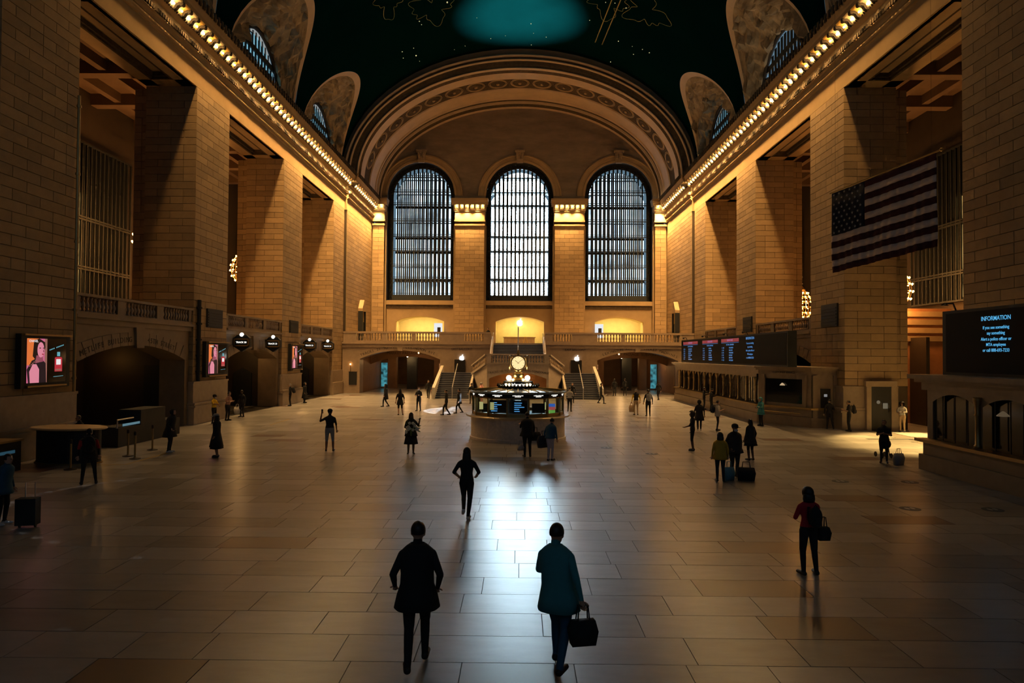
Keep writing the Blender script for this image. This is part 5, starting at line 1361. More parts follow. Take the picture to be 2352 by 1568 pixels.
# ================================================================ people
def cmat(n, c, r=.85): return pmat('cloth_'+n, c, r, nscale=18, namt=.15)
CL = dict(black=cmat('black', (.010, .011, .014)), char=cmat('charcoal', (.022, .024, .028)), navy=cmat('navy', (.012, .018, .035)), yellow=cmat('yellow', (.72, .46, .02)), mustard=cmat('mustard', (.50, .33, .03)), red=cmat('red', (.45, .012, .03)),
          crimson=cmat('crimson', (.40, .02, .02)), white=cmat('white', (.62, .60, .58)), grey=cmat('grey', (.26, .27, .29)), lgrey=cmat('light_grey', (.38, .37, .37)), teal=cmat('teal', (.04, .24, .28)), teal2=cmat('light_teal', (.10, .30, .26)), blue=cmat('blue', (.02, .09, .17)), pink=cmat('pink', (.75, .36, .36)),
          pale=cmat('pale_lilac', (.50, .47, .56)), tan=cmat('tan', (.5, .36, .22)), denim=cmat('denim', (.03, .05, .09)), print=pmat('cloth_print', (.35, .2, .16), .9, nscale=40, namt=.9))
SK = [pmat('skin_light', (.50, .30, .21), .55), pmat('skin_mid', (.28, .15, .09), .55), pmat('skin_dark', (.10, .055, .035), .5)]
HR = dict(black=pmat('hair_black', (.008, .007, .008), .5), brown=pmat('hair_brown', (.03, .018, .012), .5), grey=pmat('hair_grey', (.25, .24, .23), .6))
SH = dict(black=pmat('shoe_black', (.012, .012, .014), .5), white=pmat('shoe_white', (.55, .55, .56), .5))
EYE = pmat('eye_dark', (.01, .008, .006), .2)
MASK = pmat('face_mask', (.55, .60, .66), .8)
JOBS = []; POSE = {}
def capsule(mb, a, b, r0, r1, seg=10):
    a, b = Vector(a), Vector(b); d = (b-a); L_ = max(d.length, 1e-4); d = d/L_
    pts = [a-d*r0*.92, a-d*r0*.6, a, a.lerp(b, .5), b, b+d*r1*.6, b+d*r1*.92]
    mb.tube(pts, [r0*.35, r0*.8, r0, (r0+r1)/2, r1, r1*.8, r1*.35], seg)
def person(loc, rz, H, label, top='black', bottom='black', sleeve=None, fore='skin', shin=None, shoe='black', skin=0, hair='black', hstyle='short', arms=None, legs=None, lean=0.0, side=0.0,
           build=1.0, skirt=None, coat=None, cap=None, mask=False, head_turn=0.0, near=False, z0=0.0, group='people crossing the hall', scarf=None):
    s = H/1.72
    def bend(p):
        k = max(0, p[2]-.9); return Vector((p[0]+side*k, p[1]+lean*k, p[2]-.25*abs(lean)*k))
    A = arms or {}; Lg = legs or {}
    R_e, R_h = A.get('R', ((.255, -.03, 1.12), (.27, .06, .88))); L_e, L_h = A.get('L', ((-.255, -.03, 1.12), (-.27, .06, .88)))
    Rk, Ra = Lg.get('R', ((.10, .03, .5), (.105, -.03, .08))); Lk, La = Lg.get('L', ((-.10, .03, .5), (-.105, -.03, .08)))
    segs = []
    mb = MB()
    tor = [(.05, .80), (.13, .84), (.168, .90), (.172, .96), (.15, 1.05), (.142, 1.12), (.158, 1.22), (.172, 1.31), (.165, 1.37), (.12, 1.425), (.062, 1.46), (.054, 1.53)]
    n0 = len(mb.v); mb.lathe([(r*(build if z < 1.42 else 1), z) for r, z in tor], 16, sy=.66)
    mb.v[n0:] = [tuple(bend(v)) for v in mb.v[n0:]]
    segs.append((bend((0, 0, 1.0)), bend((0, 0, 1.40)), .15*build, 'top')); segs.append((Vector((0, 0, .84)), Vector((0, 0, .93)), .15*build, 'bottom'))
    nk = bend((0, .01, 1.505)); hc = nk+Vector((lean*.05, .025, .085))
    segs.append((bend((0, 0, 1.47)), nk, .055, 'skin')); segs.append((hc-Vector((0, 0, .05)), hc+Vector((0, 0, .06)), .09, 'skin'))
    mb.sphere(hc+Vector((0, -.008, .02)), .098, 14, 10, sx=.80, sy=.98, sz=1.08); mb.sphere(hc+Vector((0, .02, -.06)), .066, 12, 8, sx=.86, sy=.95, sz=.95)
    capsule(mb, bend((0, .0, 1.45)), hc+Vector((0, -.02, -.03)), .056, .052)
    mb.sphere(hc+Vector((0, .098, -.015)), .019, 8, 6, sx=.8, sy=1.1, sz=1.3)
    for q in (-1, 1): mb.sphere(hc+Vector((q*.08, .0, -.01)), .026, 8, 6, sx=.45, sy=.8, sz=1.25)
    for sg, e, h in ((1, R_e, R_h), (-1, L_e, L_h)):
        S = bend((sg*.172*build, 0, 1.345)); e, h = bend(e), bend(h)
        capsule(mb, bend((sg*.05, -.01, 1.425)), S, .05, .056); segs.append((bend((sg*.05, -.01, 1.42)), S, .05, 'top'))
        capsule(mb, S, e, .058, .046); capsule(mb, e, h, .045, .031)
        segs.append((S, e, .05, 'sleeve')); segs.append((e+(h-e)*.08, h, .035, 'fore'))
    for sg, k, a in ((1, Rk, Ra), (-1, Lk, La)):
        hp = Vector((sg*.088*build, 0, .88)); k, a = Vector(k), Vector(a)
        capsule(mb, hp, k, .098*build, .064); capsule(mb, k, k.lerp(a, .4), .06, .058); capsule(mb, k.lerp(a, .35), a, .058, .043)
        segs.append((hp, k, .075, 'bottom')); segs.append((k+(a-k)*.06, a+Vector((0, 0, .02)), .045, 'shin'))
        f0 = a+Vector((0, -.035, -.03)); up_ = max(0, a.z-.08)
        f1 = a+Vector((sg*.03, .17, -.038-(.1 if up_ > .12 else 0)))
        capsule(mb, f0, f1, .048, .038, 10); segs.append((f0+Vector((0, 0, -.01)), f1, .045, 'shoe'))
    # hands: palm, four bent fingers of different length and a thumb at the side, joined to the same mesh
    hb = MB()
    for sg, e, h in ((1, R_e, R_h), (-1, L_e, L_h)):
        e, h = bend(e), bend(h); d = (h-e).normalized(); w = d.cross(Vector((0, 1, 0)) if abs(d.y) < .8 else Vector((0, 0, 1))).normalized(); n = w.cross(d)
        pc = h+d*.055; capsule(mb, h, h+d*.075, .03, .033, 8)
        segs.append((h+d*.02, h+d*.1, .035, 'hand'))
        for q, ln in ((-1.5, .062), (-.5, .075), (.5, .072), (1.5, .055)):
            b0 = h+d*.085+w*q*.018; b1 = b0+d*ln*.55+n*.008; b2 = b1+d*ln*.4+n*.03
            hb.tube([b0, b1, b2], [.0095, .009, .007], 5)
        t0 = h+d*.035+w*.03*sg; hb.tube([t0, t0+d*.035+w*.026*sg+n*.012, t0+d*.065+w*.03*sg+n*.026], [.012, .0105, .008], 5)
    me = mb.mesh('body_rough', BLACK); tmp = bpy.data.objects.new('body_rough', me); COL.objects.link(tmp)
    rm = tmp.modifiers.new('remesh', 'REMESH'); rm.mode = 'VOXEL'; rm.voxel_size = .014 if near else .02; rm.use_smooth_shade = True
    sm_ = tmp.modifiers.new('smooth', 'SMOOTH'); sm_.factor = .6; sm_.iterations = 4
    e = empty('person', (loc[0], loc[1], z0), rz, label=label, cat='person', group=group); e.scale = (s, s, s)
    mats = [CL[top], CL[bottom], CL[sleeve or top] if (sleeve or top) != 'skin' else SK[skin], SK[skin] if fore == 'skin' else CL[fore], SK[skin] if shin == 'skin' else CL[shin or bottom], SH[shoe], SK[skin], EYE]
    JOBS.append((tmp, e, segs, mats, hb, hc))
    cr, sr = math.cos(rz), math.sin(rz)
    def world(p): return Vector((loc[0]+s*(cr*p[0]-sr*p[1]), loc[1]+s*(sr*p[0]+cr*p[1]), z0+s*p[2]))
    POSE[label] = dict(R=world(bend(R_h)+(bend(R_h)-bend(R_e)).normalized()*.08), L=world(bend(L_h)+(bend(L_h)-bend(L_e)).normalized()*.08), back=world(bend((0, -.255, 1.0))), hipR=world((.27, 0, .62)), hipL=world((-.27, 0, .62)), slingL=world((-.30, .02, 1.16)), slingR=world((.3, 0, 1.12)), rz=rz, s=s)
    HM = HR[hair]
    # hair, headwear, mask
    if hstyle != 'none':
        h_ = MB(); h_.sphere((0, 0, 0), 1, 18, 12)
        off = Vector((0, -.014, .026)); k = dict(short=(.089, .108, .115), long=(.095, .112, .118), bob=(.112, .122, .125), afro=(.15, .155, .16), bun=(.09, .108, .115), hood=(.115, .13, .135))[hstyle]
        keep = []
        for f in h_.f:
            c = sum((Vector(h_.v[i]) for i in f), Vector())/len(f)
            if c.y > .38 and c.z < .42: continue
            if hstyle in ('short', 'bun') and c.z < -.35: continue
            keep.append(f)
        h_.f = keep; h_.mi = [0]*len(keep)
        h_.v = [tuple(hc+off+Vector((v[0]*k[0], v[1]*k[1], v[2]*k[2]))) for v in h_.v]
        if hstyle == 'long':
            m0 = len(h_.v); h_.lathe([(.06, .06), (.095, 0), (.105, -.12), (.11, -.24), (.085, -.33), (.03, -.36)], 12, (0, 0, 0), sy=.48)
            h_.v[m0:] = [tuple(hc+Vector((v[0], v[1]-.075-lean*.0, v[2]))) for v in h_.v[m0:]]
        if hstyle == 'bob':
            m0 = len(h_.v); h_.lathe([(.08, .05), (.115, -.02), (.122, -.1), (.11, -.15), (.06, -.16)], 12, (0, 0, 0), sy=.75)
            h_.v[m0:] = [tuple(hc+Vector((v[0], v[1]-.05, v[2]))) for v in h_.v[m0:]]
        if hstyle == 'bun': h_.sphere(hc+Vector((0, -.09, .1)), .05, 10, 8)
        o = h_.build('hair' if hstyle != 'hood' else 'hood', HM if hstyle != 'hood' else CL[top], e, True)
    if cap:
        h_ = MB(); h_.lathe([(.103, 0), (.104, .04), (.09, .085), (.04, .115), (.001, .12)], 16, sy=1.15); h_.v = [tuple(hc+Vector((v[0], v[1]-.01, v[2]+.04))) for v in h_.v]
        m0 = len(h_.v); h_.box(-.075, .075, .09, .18, .035, .045); h_.v[m0:] = [tuple(hc+Vector(v)) for v in h_.v[m0:]]
        h_.build('cap', CL[cap], e, True)
    if mask:
        h_ = MB(); h_.lathe([(.001, .118), (.04, .11), (.066, .075), (.07, .05)], 12); h_.v = [tuple(hc+Vector((v[0], v[2]-.012, v[1]*.8-.055))) for v in h_.v]; h_.build('face_mask', MASK, e, True)
    if skirt:
        c_, z1, z2, r1, r2 = skirt; h_ = MB(); nn = 28; v = []
        for j in range(7):
            t = j/6; r = r1+(r2-r1)*t; z = z1+(z2-z1)*t
            for i in range(nn): a = 2*PI*i/nn; q = r*(1+.05*t*math.sin(a*7)); v.append((q*math.cos(a), q*.72*math.sin(a), z))
        h_.vf(v, [(j*nn+i, j*nn+(i+1) % nn, (j+1)*nn+(i+1) % nn, (j+1)*nn+i) for j in range(6) for i in range(nn)])
        o = h_.build('skirt', CL[c_], e, True); md = o.modifiers.new('thickness', 'SOLIDIFY'); md.thickness = .01
    if coat:
        c_, z2, r2 = coat; h_ = MB(); nn = 28; v = []
        prof = [(.08, 1.47), (.13, 1.435), (.185, 1.385), (.2, 1.33), (.20, 1.25), (.185, 1.12), (.19, 1.0), (.2+(r2-.2)*.5, (1.0+z2)/2), (r2, z2)]
        for r, z in prof:
            for i in range(nn): a = 2*PI*i/nn; q = r*build*(1+(.04*math.sin(a*5) if z < 1 else 0)); v.append(tuple(bend((q*math.cos(a), q*.72*math.sin(a), z))))
        h_.vf(v, [(j*nn+i, j*nn+(i+1) % nn, (j+1)*nn+(i+1) % nn, (j+1)*nn+i) for j in range(len(prof)-1) for i in range(nn)])
        o = h_.build('coat', CL[c_], e, True); md = o.modifiers.new('thickness', 'SOLIDIFY'); md.thickness = .01
    if scarf:
        h_ = MB(); h_.prism([(-.07, 1.08), (.07, 1.08), (.06, 1.4), (-.06, 1.4)], 'y', .105, .15); h_.v = [tuple(bend(v)) for v in h_.v]; h_.build('shirt_front', CL[scarf], e)
    return e
def finish_people():
    bpy.context.view_layer.update(); dg = bpy.context.evaluated_depsgraph_get()
    for (tmp, e, segs, mats, hb, hc) in JOBS:
        me = bpy.data.meshes.new_from_object(tmp.evaluated_get(dg)); me.name = 'body'
        vs2 = [tuple(v.co) for v in me.vertices]; fs = [tuple(p.vertices) for p in me.polygons]
        key = dict(top=0, bottom=1, sleeve=2, fore=3, shin=4, shoe=5, skin=6, hand=6)
        S = [(a, b-a, max(1e-6, (b-a).length_squared), r, key[k]) for a, b, r, k in segs]
        mi = []
        for p in me.polygons:
            c = p.center; best = 1e9; kk = 0
            for a, d, l2, r, k in S:
                t = (c-a).dot(d)/l2; t = 0 if t < 0 else 1 if t > 1 else t
                q = (c-a-d*t).length-r
                if q < best: best = q; kk = k
            mi.append(kk)
        o = MB(); o.v = vs2; o.f = fs; o.mi = mi; o.m = 6
        o.vf(hb.v, hb.f); o.m = 7
        for q in (-1, 1): o.sphere(hc+Vector((q*.034, .089, .015)), .0115, 6, 4)
        o.sphere(hc+Vector((0, .083, -.065)), .016, 6, 4, sx=1.4, sy=.4, sz=.35)
        o.build('body', mats, e, True)
        bpy.data.objects.remove(tmp)
TO_CAM = PI
def arm(side, e, h): return {side: (e, h)}
PHONE = dict(R=((.24, .06, 1.12), (.07, .28, 1.2)), L=((-.24, .06, 1.12), (-.07, .28, 1.18)))
HOLD1 = dict(R=((.25, .04, 1.12), (.1, .27, 1.15)))
POCKET = dict(R=((.29, -.05, 1.14), (.2, .08, .97)), L=((-.29, -.05, 1.14), (-.2, .08, .97)))
WALK = dict(R=((.09, .2, .52), (.09, .22, .1)), L=((-.09, .0, .5), (-.09, -.24, .14)))
WALK2 = dict(L=((-.09, .2, .52), (-.09, .22, .1)), R=((.09, .0, .5), (.09, -.24, .14)))
CROSS = dict(R=((.25, .06, 1.14), (-.05, .2, 1.16)), L=((-.25, .06, 1.14), (.05, .22, 1.12)))

# nearest figures
person((-1.1, 16.64), 0, 1.74, 'runner with long dark hair and bare forearms jogging away in the bright floor patch', 'black', 'black', fore='skin', hstyle='long', near=True,
       arms=dict(R=((.30, -.14, 1.16), (.22, .12, 1.02)), L=((-.30, -.1, 1.15), (-.2, .14, 1.0))), legs=dict(R=((.08, .02, .5), (.04, -.02, .08)), L=((-.08, .16, .56), (-.05, -.22, .30))), shoe='white')
person((-1.12, 8.75), 0.1, 1.86, 'nearest figure in black at the bottom, left of the bright floor patch', 'black', 'black', fore='black', hstyle='short', near=True, coat=('black', .72, .26),
       arms=dict(R=((.27, -.08, 1.12), (.24, .1, .92)), L=((-.28, -.06, 1.13), (-.27, .12, .95))), legs=WALK, lean=.08)
person((.68, 8.75), -.35, 1.85, 'nearest figure in teal at the bottom, right of the bright floor patch', 'teal', 'blue', sleeve='teal', fore='teal', hstyle='short', near=True, coat=('teal', .72, .25), lean=.18, side=-.12,
       arms=dict(R=((.28, -.16, 1.14), (.3, -.08, .9)), L=((-.27, .12, 1.12), (-.2, .3, 1.05))), legs=WALK2)
person((5.5, 12.68), .12, 1.6, 'woman in a red jacket with dark bobbed hair seen from behind at the right', 'red', 'black', sleeve='red', fore='red', hstyle='bob', near=True, arms=PHONE, legs=dict(R=((.13, .02, .48), (.15, -.02, .08)), L=((-.11, .02, .48), (-.12, -.03, .08))))
person((6.61, 22.0), -.1, 1.56, 'person in a long mustard yellow top seen from behind', 'mustard', 'navy', sleeve='mustard', fore='mustard', hstyle='bob', near=True, build=1.08, coat=('mustard', .78, .23))
person((7.28, 22.7), PI+.35, 1.76, 'stout man in a dark jacket, red shirt and face mask facing the person in yellow', 'char', 'char', fore='char', hstyle='short', near=True, build=1.2, mask=True, scarf='crimson', arms=POCKET, skin=1, coat=('char', .80, .25), cap='black')
person((9.09, 26.5), .4, 1.58, 'dark-haired woman in black jacket and short skirt behind the man in the red shirt', 'char', 'black', fore='char', shin='skin', hstyle='long', skirt=('black', .98, .62, .17, .3), coat=('char', .72, .28), skin=2)
person((7.5, 29.04), PI/2-.3, 1.66, 'man in black top and knee-length shorts with a bag strap, right of the booth', 'black', 'black', fore='skin', shin='skin', hstyle='afro', arms=dict(L=((-.25, .1, 1.12), (-.16, .28, 1.05))), skin=2)
person((9.77, 36.6), -.2, 1.66, 'figure in black walking behind the man in shorts', 'black', 'black', fore='black', hstyle='hood', legs=WALK, coat=('black', .6, .26), shoe='white')
person((10.85, 37.0), -PI/2-.3, 1.62, 'person in a white shirt with a dark rucksack holding a phone', 'lgrey', 'navy', fore='skin', hstyle='short', arms=PHONE, coat=('lgrey', .82, .21))
person((14.1, 39.6), PI/2+.3, 1.64, 'woman in a teal wrap standing at the customer window', 'teal', 'black', sleeve='teal2', fore='teal', hstyle='hood', coat=('teal', .7, .27), arms=CROSS)
person((14.05, 49.7), -PI/2, 1.7, 'nearer of two dark figures leaning at the ticket windows', 'black', 'black', fore='black', hstyle='short', arms=HOLD1, lean=.1, group='ticket window customers')
person((14.0, 51.4), -PI/2-.2, 1.68, 'farther of two dark figures leaning at the ticket windows', 'black', 'black', fore='black', hstyle='short', arms=PHONE, group='ticket window customers', skin=1)
person((17.4, 38.2), -.3, 1.66, 'dark figure using the cash machine beside the pier', 'black', 'black', fore='black', hstyle='short', arms=HOLD1, legs=dict(R=((.13, 0, .48), (.2, -.02, .08)), L=((-.1, 0, .48), (-.14, -.02, .08))))
person((17.95, 37.1), PI/2-.2, 1.66, 'person in black with a rucksack standing left of the office door', 'black', 'black', fore='skin', hstyle='short', arms=PHONE, skin=1)
person((20.75, 37.0), PI/2+.7, 1.62, 'person in pale clothes with big curly hair right of the office door', 'white', 'tan', sleeve='white', fore='white', hstyle='afro', arms=CROSS, skin=2)
person((14.0, 26.1), PI-.5, 1.64, 'dark figure reading a phone with a shopping bag near the right-edge office', 'black', 'black', fore='skin', hstyle='short', arms=PHONE, legs=dict(R=((.1, 0, .48), (.11, -.02, .08)), L=((-.09, 0, .48), (-.09, -.02, .08))), skin=1, build=1.1)
# around the booth
person((.49, 26.9), .2, 1.76, 'man in a dark coat with a shoulder bag standing in front of the booth', 'black', 'black', fore='black', hstyle='short', near=True, build=1.15, coat=('black', .8, .25), arms=dict(L=((-.25, .1, 1.14), (-.2, .33, 1.2))))
person((1.34, 25.95), -.5, 1.64, 'person in a blue top and pale trousers walking past the booth', 'blue', 'pale', fore='blue', hstyle='short', near=True, lean=.22, coat=('blue', .9, .23), legs=dict(R=((.06, .1, .5), (.05, .08, .08)), L=((-.06, .02, .5), (-.05, -.06, .08))))
person((3.73, 48.6), -.3, 1.74, 'man in a white shirt and dark trousers right behind the booth', 'lgrey', 'black', sleeve='lgrey', fore='lgrey', hstyle='short', arms=HOLD1)
person((-3.0, 57.0), 2.2, 1.7, 'person in a pink coat and white hat beyond the left of the booth', 'pink', 'pink', fore='pink', hstyle='short', hair='grey', coat=('pink', .6, .27), cap='white')
person((-3.75, 55.8), .3, 1.68, 'dark figure next to the person in pink', 'black', 'black', fore='black', hstyle='short')
person((4.6, 57.5), PI, 1.7, 'dark figure at the foot of the right stairs', 'black', 'black', fore='black', hstyle='short')
# left half of the hall
person((-7.62, 28.04), .15, 1.72, 'man in a dark t-shirt and pale shorts raising a phone', 'char', 'grey', fore='skin', shin='skin', hstyle='short', cap='navy', skin=1, build=1.08, arms=dict(L=((-.40, .16, 1.22), (-.36, .22, 1.5))), legs=dict(R=((.13, .02, .46), (.15, -.03, .08)), L=((-.12, .02, .46), (-.13, -.03, .08))))
person((-4.18, 27.45), PI+.2, 1.66, 'long-haired woman in a black dress carrying white flowers', 'black', 'black', fore='skin', shin='skin', hstyle='long', skirt=('black', 1.0, .42, .17, .28), skin=2, arms=dict(R=((.25, .06, 1.12), (.02, .24, 1.06)), L=((-.3, .1, 1.18), (-.34, .25, 1.42))), coat=('black', .75, .26))
person((-7.68, 44.9), .3, 1.72, 'slim woman in a short dark dress with bare legs', 'black', 'black', fore='skin', shin='skin', hstyle='long', skirt=('black', 1.0, .68, .17, .22), legs=dict(R=((.12, .02, .5), (.18, -.02, .08)), L=((-.1, .02, .5), (-.1, -.03, .08))))
person((-6.92, 48.1), PI-.3, 1.7, 'dark figure with folded hands and a pale face mask', 'black', 'black', fore='black', hstyle='short', arms=CROSS, mask=True, legs=dict(R=((.12, .02, .5), (.15, -.02, .08)), L=((-.1, .02, .5), (-.12, -.03, .08))))
person((-4.6, 44.6), PI/2, 1.72, 'first of the dark walkers in the light stripes left of the booth', 'black', 'black', fore='black', hstyle='short', legs=WALK, group='walkers before the stairs')
person((-3.9, 46.2), PI/2+.2, 1.68, 'second of the dark walkers in the light stripes left of the booth', 'black', 'black', fore='black', hstyle='short', legs=WALK2, coat=('black', .7, .25), group='walkers before the stairs')
person((-9.9, 51.4), PI/2, 1.74, 'tall dark figure walking before the left arch', 'black', 'black', fore='black', hstyle='hood', legs=WALK, coat=('black', .6, .26))
person((-8.0, 61.2), PI, 1.7, 'dark figure with a rucksack coming out of the left arch', 'black', 'black', fore='black', hstyle='short', legs=WALK2)
person((-11.45, 26.16), PI/2+.35, 1.66, 'woman in a long black coat and light cap standing on the left', 'black', 'black', fore='black', shin='skin', hstyle='bob', cap='grey', coat=('black', .42, .36), skin=1, skirt=('black', .5, .36, .3, .34))
person((-13.85, 27.3), -PI/2+.2, 1.76, 'hunched person in a black hooded jacket and white shoes', 'black', 'black', fore='black', hstyle='hood', shoe='white', coat=('black', .62, .3), build=1.15, lean=.15, arms=POCKET)
person((-12.87, 20.6), .6, 1.72, 'stooping person in black with red shoulder straps, seen from behind', 'black', 'black', sleeve='crimson', fore='black', hstyle='short', build=1.15, lean=.35, legs=dict(R=((.16, .05, .48), (.2, -.03, .08)), L=((-.13, .05, .48), (-.17, -.03, .08))))
person((-11.75, 15.7), -PI/2, 1.66, 'person in a blue jacket at the left edge of the picture', 'blue', 'black', fore='blue', hstyle='short', shoe='white', coat=('blue', .75, .26), lean=.15)
person((-17.15, 38.6), -PI/2-.2, 1.64, 'worker in a bright yellow shirt, cap and mask pointing', 'yellow', 'black', sleeve='yellow', fore='skin', hstyle='short', cap='black', mask=True, skin=1, arms=dict(R=((.26, .16, 1.2), (.26, .44, 1.18)), L=((-.25, .1, 1.12), (-.1, .25, 1.08))))
person((-17.15, 40.4), -PI/2-.3, 1.74, 'person in a patterned shirt leaning beside the yellow-shirted worker', 'print', 'black', fore='skin', hstyle='short', lean=.15, arms=CROSS)
person((-17.2, 42.6), PI-.3, 1.7, 'dark figure carrying a white bag right of the patterned shirt', 'black', 'black', fore='black', hstyle='short', skin=2)
person((-17.3, 51.9), PI/2+.2, 1.7, 'dark figure with a rucksack beside the farthest perfume screen', 'black', 'black', fore='black', hstyle='short', hair='grey')
person((-17.3, 55.4), -PI/2, 1.66, 'dark hooded figure right of the farthest perfume screen', 'black', 'black', fore='black', hstyle='hood', coat=('black', .4, .32))
person((-16.6, 26.05), PI-.4, 1.62, 'attendant in black leaning on the curved desk', 'black', 'black', fore='skin', hstyle='short', lean=.2, skin=1, arms=dict(R=((.27, .2, 1.22), (.14, .42, 1.32)), L=((-.27, .2, 1.22), (-.1, .44, 1.32))))
# right centre and passages
person((8.05, 46.3), .1, 1.76, 'man in a yellow safety vest with a pale bag, right of the booth', 'black', 'tan', sleeve='yellow', fore='yellow', hstyle='short', hair='grey')
person((8.7, 45.4), 0, 1.78, 'person with a grey rucksack beside the yellow vest', 'black', 'black', fore='black', hstyle='short')
person((6.9, 56.5), -PI/2, 1.72, 'dark walker at the foot of the right-hand stairs', 'black', 'black', fore='black', hstyle='short', legs=WALK)
person((9.6, 68.0), 0, 1.7, 'left of two figures entering the right arch', 'black', 'black', fore='black', hstyle='long', group='figures at the right arch')
person((10.7, 68.4), 0, 1.74, 'right of two figures entering the right arch', 'black', 'black', fore='black', hstyle='short', group='figures at the right arch')
person((12.6, 61.3), .3, 1.74, 'dark figure before the right arch near the ticket office', 'black', 'black', fore='black', hstyle='short', legs=WALK)
person((-3.1, 71.0), PI-.5, 1.62, 'dark figure leaning on the balcony above the left stairs', 'black', 'black', fore='black', hstyle='short', z0=5.2, lean=.15)
finish_people()

# ---------------------------------------------------------------- what they carry
def find(key): return [v for k, v in POSE.items() if key in k][0]
def backpack(who, sc, m, label):
    P_ = find(who); q = P_['back']
    e = empty('rucksack', (q.x, q.y, q.z), P_['rz'], label=label, cat='rucksack', group='rucksacks'); e.scale = (sc, sc, sc)
    b = MB(); b.sphere((0, 0, .22), .2, 12, 10, sx=.8, sy=.5, sz=1.2); b.build('main_bag', m, e, True)
    b = MB(); b.sphere((0, -.08, .12), .13, 10, 8, sx=.8, sy=.45, sz=.9); b.build('front_pocket', m, e, True)
    for q_ in (-1, 1): MB().tube([(q_*.09, .07, .42), (q_*.11, .12, .43), (q_*.12, .11, .2), (q_*.1, .07, .05)], .018, 5).build('strap', m, e)
    MB().tube([(-.04, 0, .44), (0, 0, .5), (.04, 0, .44)], .012, 5).build('loop', m, e)
backpack('woman in a red jacket', .8, CL['black'], 'small black rucksack on the back of the woman in red')
backpack('grey rucksack beside', 1.1, CL['grey'], 'grey rucksack on the back of the person beside the yellow vest')
backpack('white shirt with a dark rucksack', 1, CL['navy'], 'dark rucksack worn with the white shirt')
backpack('left of the office door', 1, CL['black'], 'black rucksack on the person left of the office door')
backpack('beside the farthest perfume', 1, CL['black'], 'black rucksack beside the farthest perfume screen')
backpack('red shoulder straps', 1.1, CL['black'], 'black rucksack on the stooping person with red straps')
def tote(where, rz, w, h, m, label, name='tote_bag', cat='bag'):
    """where: a floor point, or (person, hand) whose hand closes round the handles"""
    if isinstance(where[0], str):
        q = find(where[0])[where[1]]; loc = (q.x, q.y, q.z-h-.17)
    else: loc = (where[0], where[1], 0)
    e = empty(name, loc, rz, label=label, cat=cat, group='carried bags')
    b = MB(); b.vf([(-w/2, -.07, 0), (w/2, -.07, 0), (w/2, .07, 0), (-w/2, .07, 0), (-w*.58, -.1, h*.6), (w*.58, -.1, h*.6), (w*.58, .1, h*.6), (-w*.58, .1, h*.6), (-w*.5, -.05, h), (w*.5, -.05, h), (w*.5, .05, h), (-w*.5, .05, h)],
        [(3, 2, 1, 0)]+[(a, (a+1) % 4, 4+(a+1) % 4, 4+a) for a in range(4)]+[(4+a, 4+(a+1) % 4, 8+(a+1) % 4, 8+a) for a in range(4)]+[(8, 9, 10, 11)])
    b.build('bag_body', m, e, True)
    for q in (-.05, .05): MB().tube([(-w*.25, q, h), (-w*.2, q*.4, h+.18), (w*.2, q*.4, h+.18), (w*.25, q, h)], .01, 5).build('handle', m, e)
tote((14.35, 25.75), .3, .34, .42, CL['grey'], 'grey shopping bag beside the phone reader near the right-edge office')
tote((6.96, 22.25), .2, .3, .42, pmat('blue_plastic', (.12, .28, .36), .4), 'pale blue plastic bag on the floor before the man in the red shirt')
tote((7.5, 22.2), -.2, .5, .42, CL['black'], 'large black bag on the floor at the feet of the man in the red shirt')
tote(('shoulder bag standing in front', 'slingR'), .3, .36, .34, CL['black'], 'black shoulder bag at the side of the man before the booth')
tote(('shoulder bag standing in front', 'hipL'), .5, .2, .2, CL['lgrey'], 'small pale paper bag at the hip of the man before the booth')
tote(('pale trousers walking', 'slingL'), .8, .5, .45, CL['navy'], 'bulky dark bag swung by the walker in pale trousers')
tote(('nearest figure in teal', 'R'), .2, .3, .3, CL['black'], 'dark bag in the hand of the nearest figure in teal')
tote(('carrying a white bag', 'R'), .2, .34, .42, CL['white'], 'white bag carried by the dark figure on the left')
tote(('yellow safety vest', 'L'), .1, .3, .45, CL['tan'], 'pale bag in the hand of the man in the yellow vest')
tote(('woman in a red jacket', 'slingR'), .1, .2, .24, CL['black'], 'black handbag at the hip of the woman in red')
# suitcase at the left edge
e = empty('suitcase', (-11.05, 15.55, 0), .2, label='black upright suitcase at the left edge of the picture', cat='suitcase')
MB().box(-.21, .21, -.13, .13, .06, .66).build('shell', CL['black'], e); MB().tube([(-.1, .1, .66), (-.1, .1, 1.0), (.1, .1, 1.0), (.1, .1, .66)], .012, 6).build('pull_handle', STEEL, e)
for q in (-.16, .16):
    w_ = MB(); w_.tube([(q-.02, 0, .035), (q+.02, 0, .035)], .035, 10); w_.build('wheel', BLACK, e)
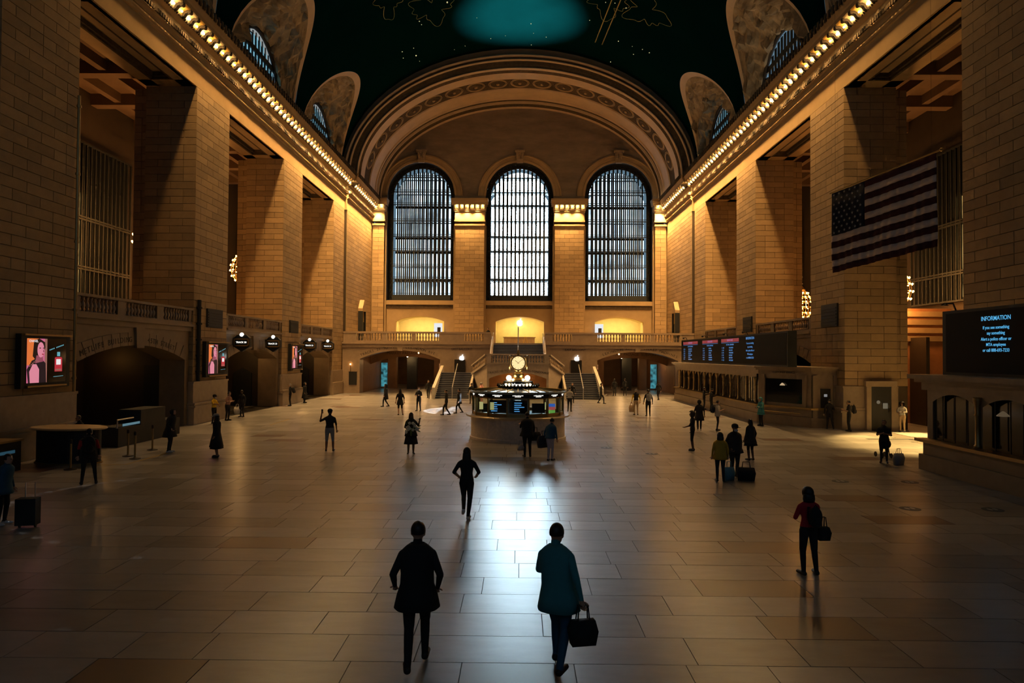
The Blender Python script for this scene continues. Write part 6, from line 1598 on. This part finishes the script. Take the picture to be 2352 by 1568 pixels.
# bouquet
e = empty('bouquet', (-4.13, 27.14, 1.06), label='large bunch of white flowers with green leaves held by the woman in black', cat='bouquet')
fm = pmat('petal_white', (.62, .62, .56), .7); lm = pmat('leaf_green', (.10, .17, .04), .6)
random.seed(5)
for k in range(26):
    a = random.random()*2*PI; r_ = .27*math.sqrt(random.random()); q = (r_*math.cos(a)*1.1, -.08+random.uniform(-.08, .08), .02+r_*math.sin(a)*.75)
    if k < 16:
        b = MB(); b.sphere(q, .045, 8, 6)
        for j in range(5): b.sphere((q[0]+.035*math.cos(j*1.256), q[1]-.02, q[2]+.035*math.sin(j*1.256)), .03, 6, 4)
        b.build('flower', fm, e, True)
    else:
        b = MB(); d_ = Vector((math.cos(a), -.2, math.sin(a)*.8)); b.vf([Vector(q), Vector(q)+d_*.08+Vector((0, 0, .03)), Vector(q)+d_*.17, Vector(q)+d_*.08-Vector((0, 0, .03))], [(0, 1, 2, 3)]); b.build('leaf', lm, e)
MB().tube([(0, 0, -.3), (0, -.03, 0)], [.02, .05], 8).build('stems', lm, e)
# phone held up
e = empty('mobile_phone', POSE['man in a dark t-shirt and pale shorts raising a phone']['L']+Vector((0, .03, .05)), .15, label='phone held up by the man in pale shorts', cat='phone')
MB().box(-.037, .037, -.005, .005, -.075, .075).build('case', BLACK, e); MB().box(-.033, .033, -.008, -.005, -.07, .07).build('screen', DARKGL, e)
# folding stand with small drums of seats by the right-hand office
e = empty('folded_pushchair', (14.6, 27.4, 0), label='dark folded pushchair standing by the right-edge office corner', cat='pushchair')
MB().tube([(0, 0, .1), (.1, .35, .95), (.1, .5, 1.05)], .02, 6).build('frame', BLACK, e); MB().tube([(.3, 0, .1), (.35, .35, .95), (.35, .5, 1.05)], .02, 6).build('frame', BLACK, e)
b = MB(); b.sphere((.18, .1, .55), .3, 10, 8, sx=.8, sy=.5, sz=.7); b.build('seat', CL['black'], e, True)
for q in (-.02, .34):
    for yy in (-.05, .45): b = MB(); b.tube([(q-.015, yy, .1), (q+.015, yy, .1)], .1, 12); b.build('wheel', BLACK, e)
# ---------------------------------------------------------------- lettering becomes solid mesh
bpy.context.view_layer.update(); _dg = bpy.context.evaluated_depsgraph_get()
_fonts = [o for o in SC.objects if o.type == 'FONT']
_meshes = [(o, bpy.data.meshes.new_from_object(o.evaluated_get(_dg))) for o in _fonts]
for o, me in _meshes:
    nm = o.name; par, loc, rot = o.parent, o.location.copy(), o.rotation_euler.copy()
    bpy.data.objects.remove(o); me.name = nm
    place(nm.split('.')[0], me, par, loc, rot)
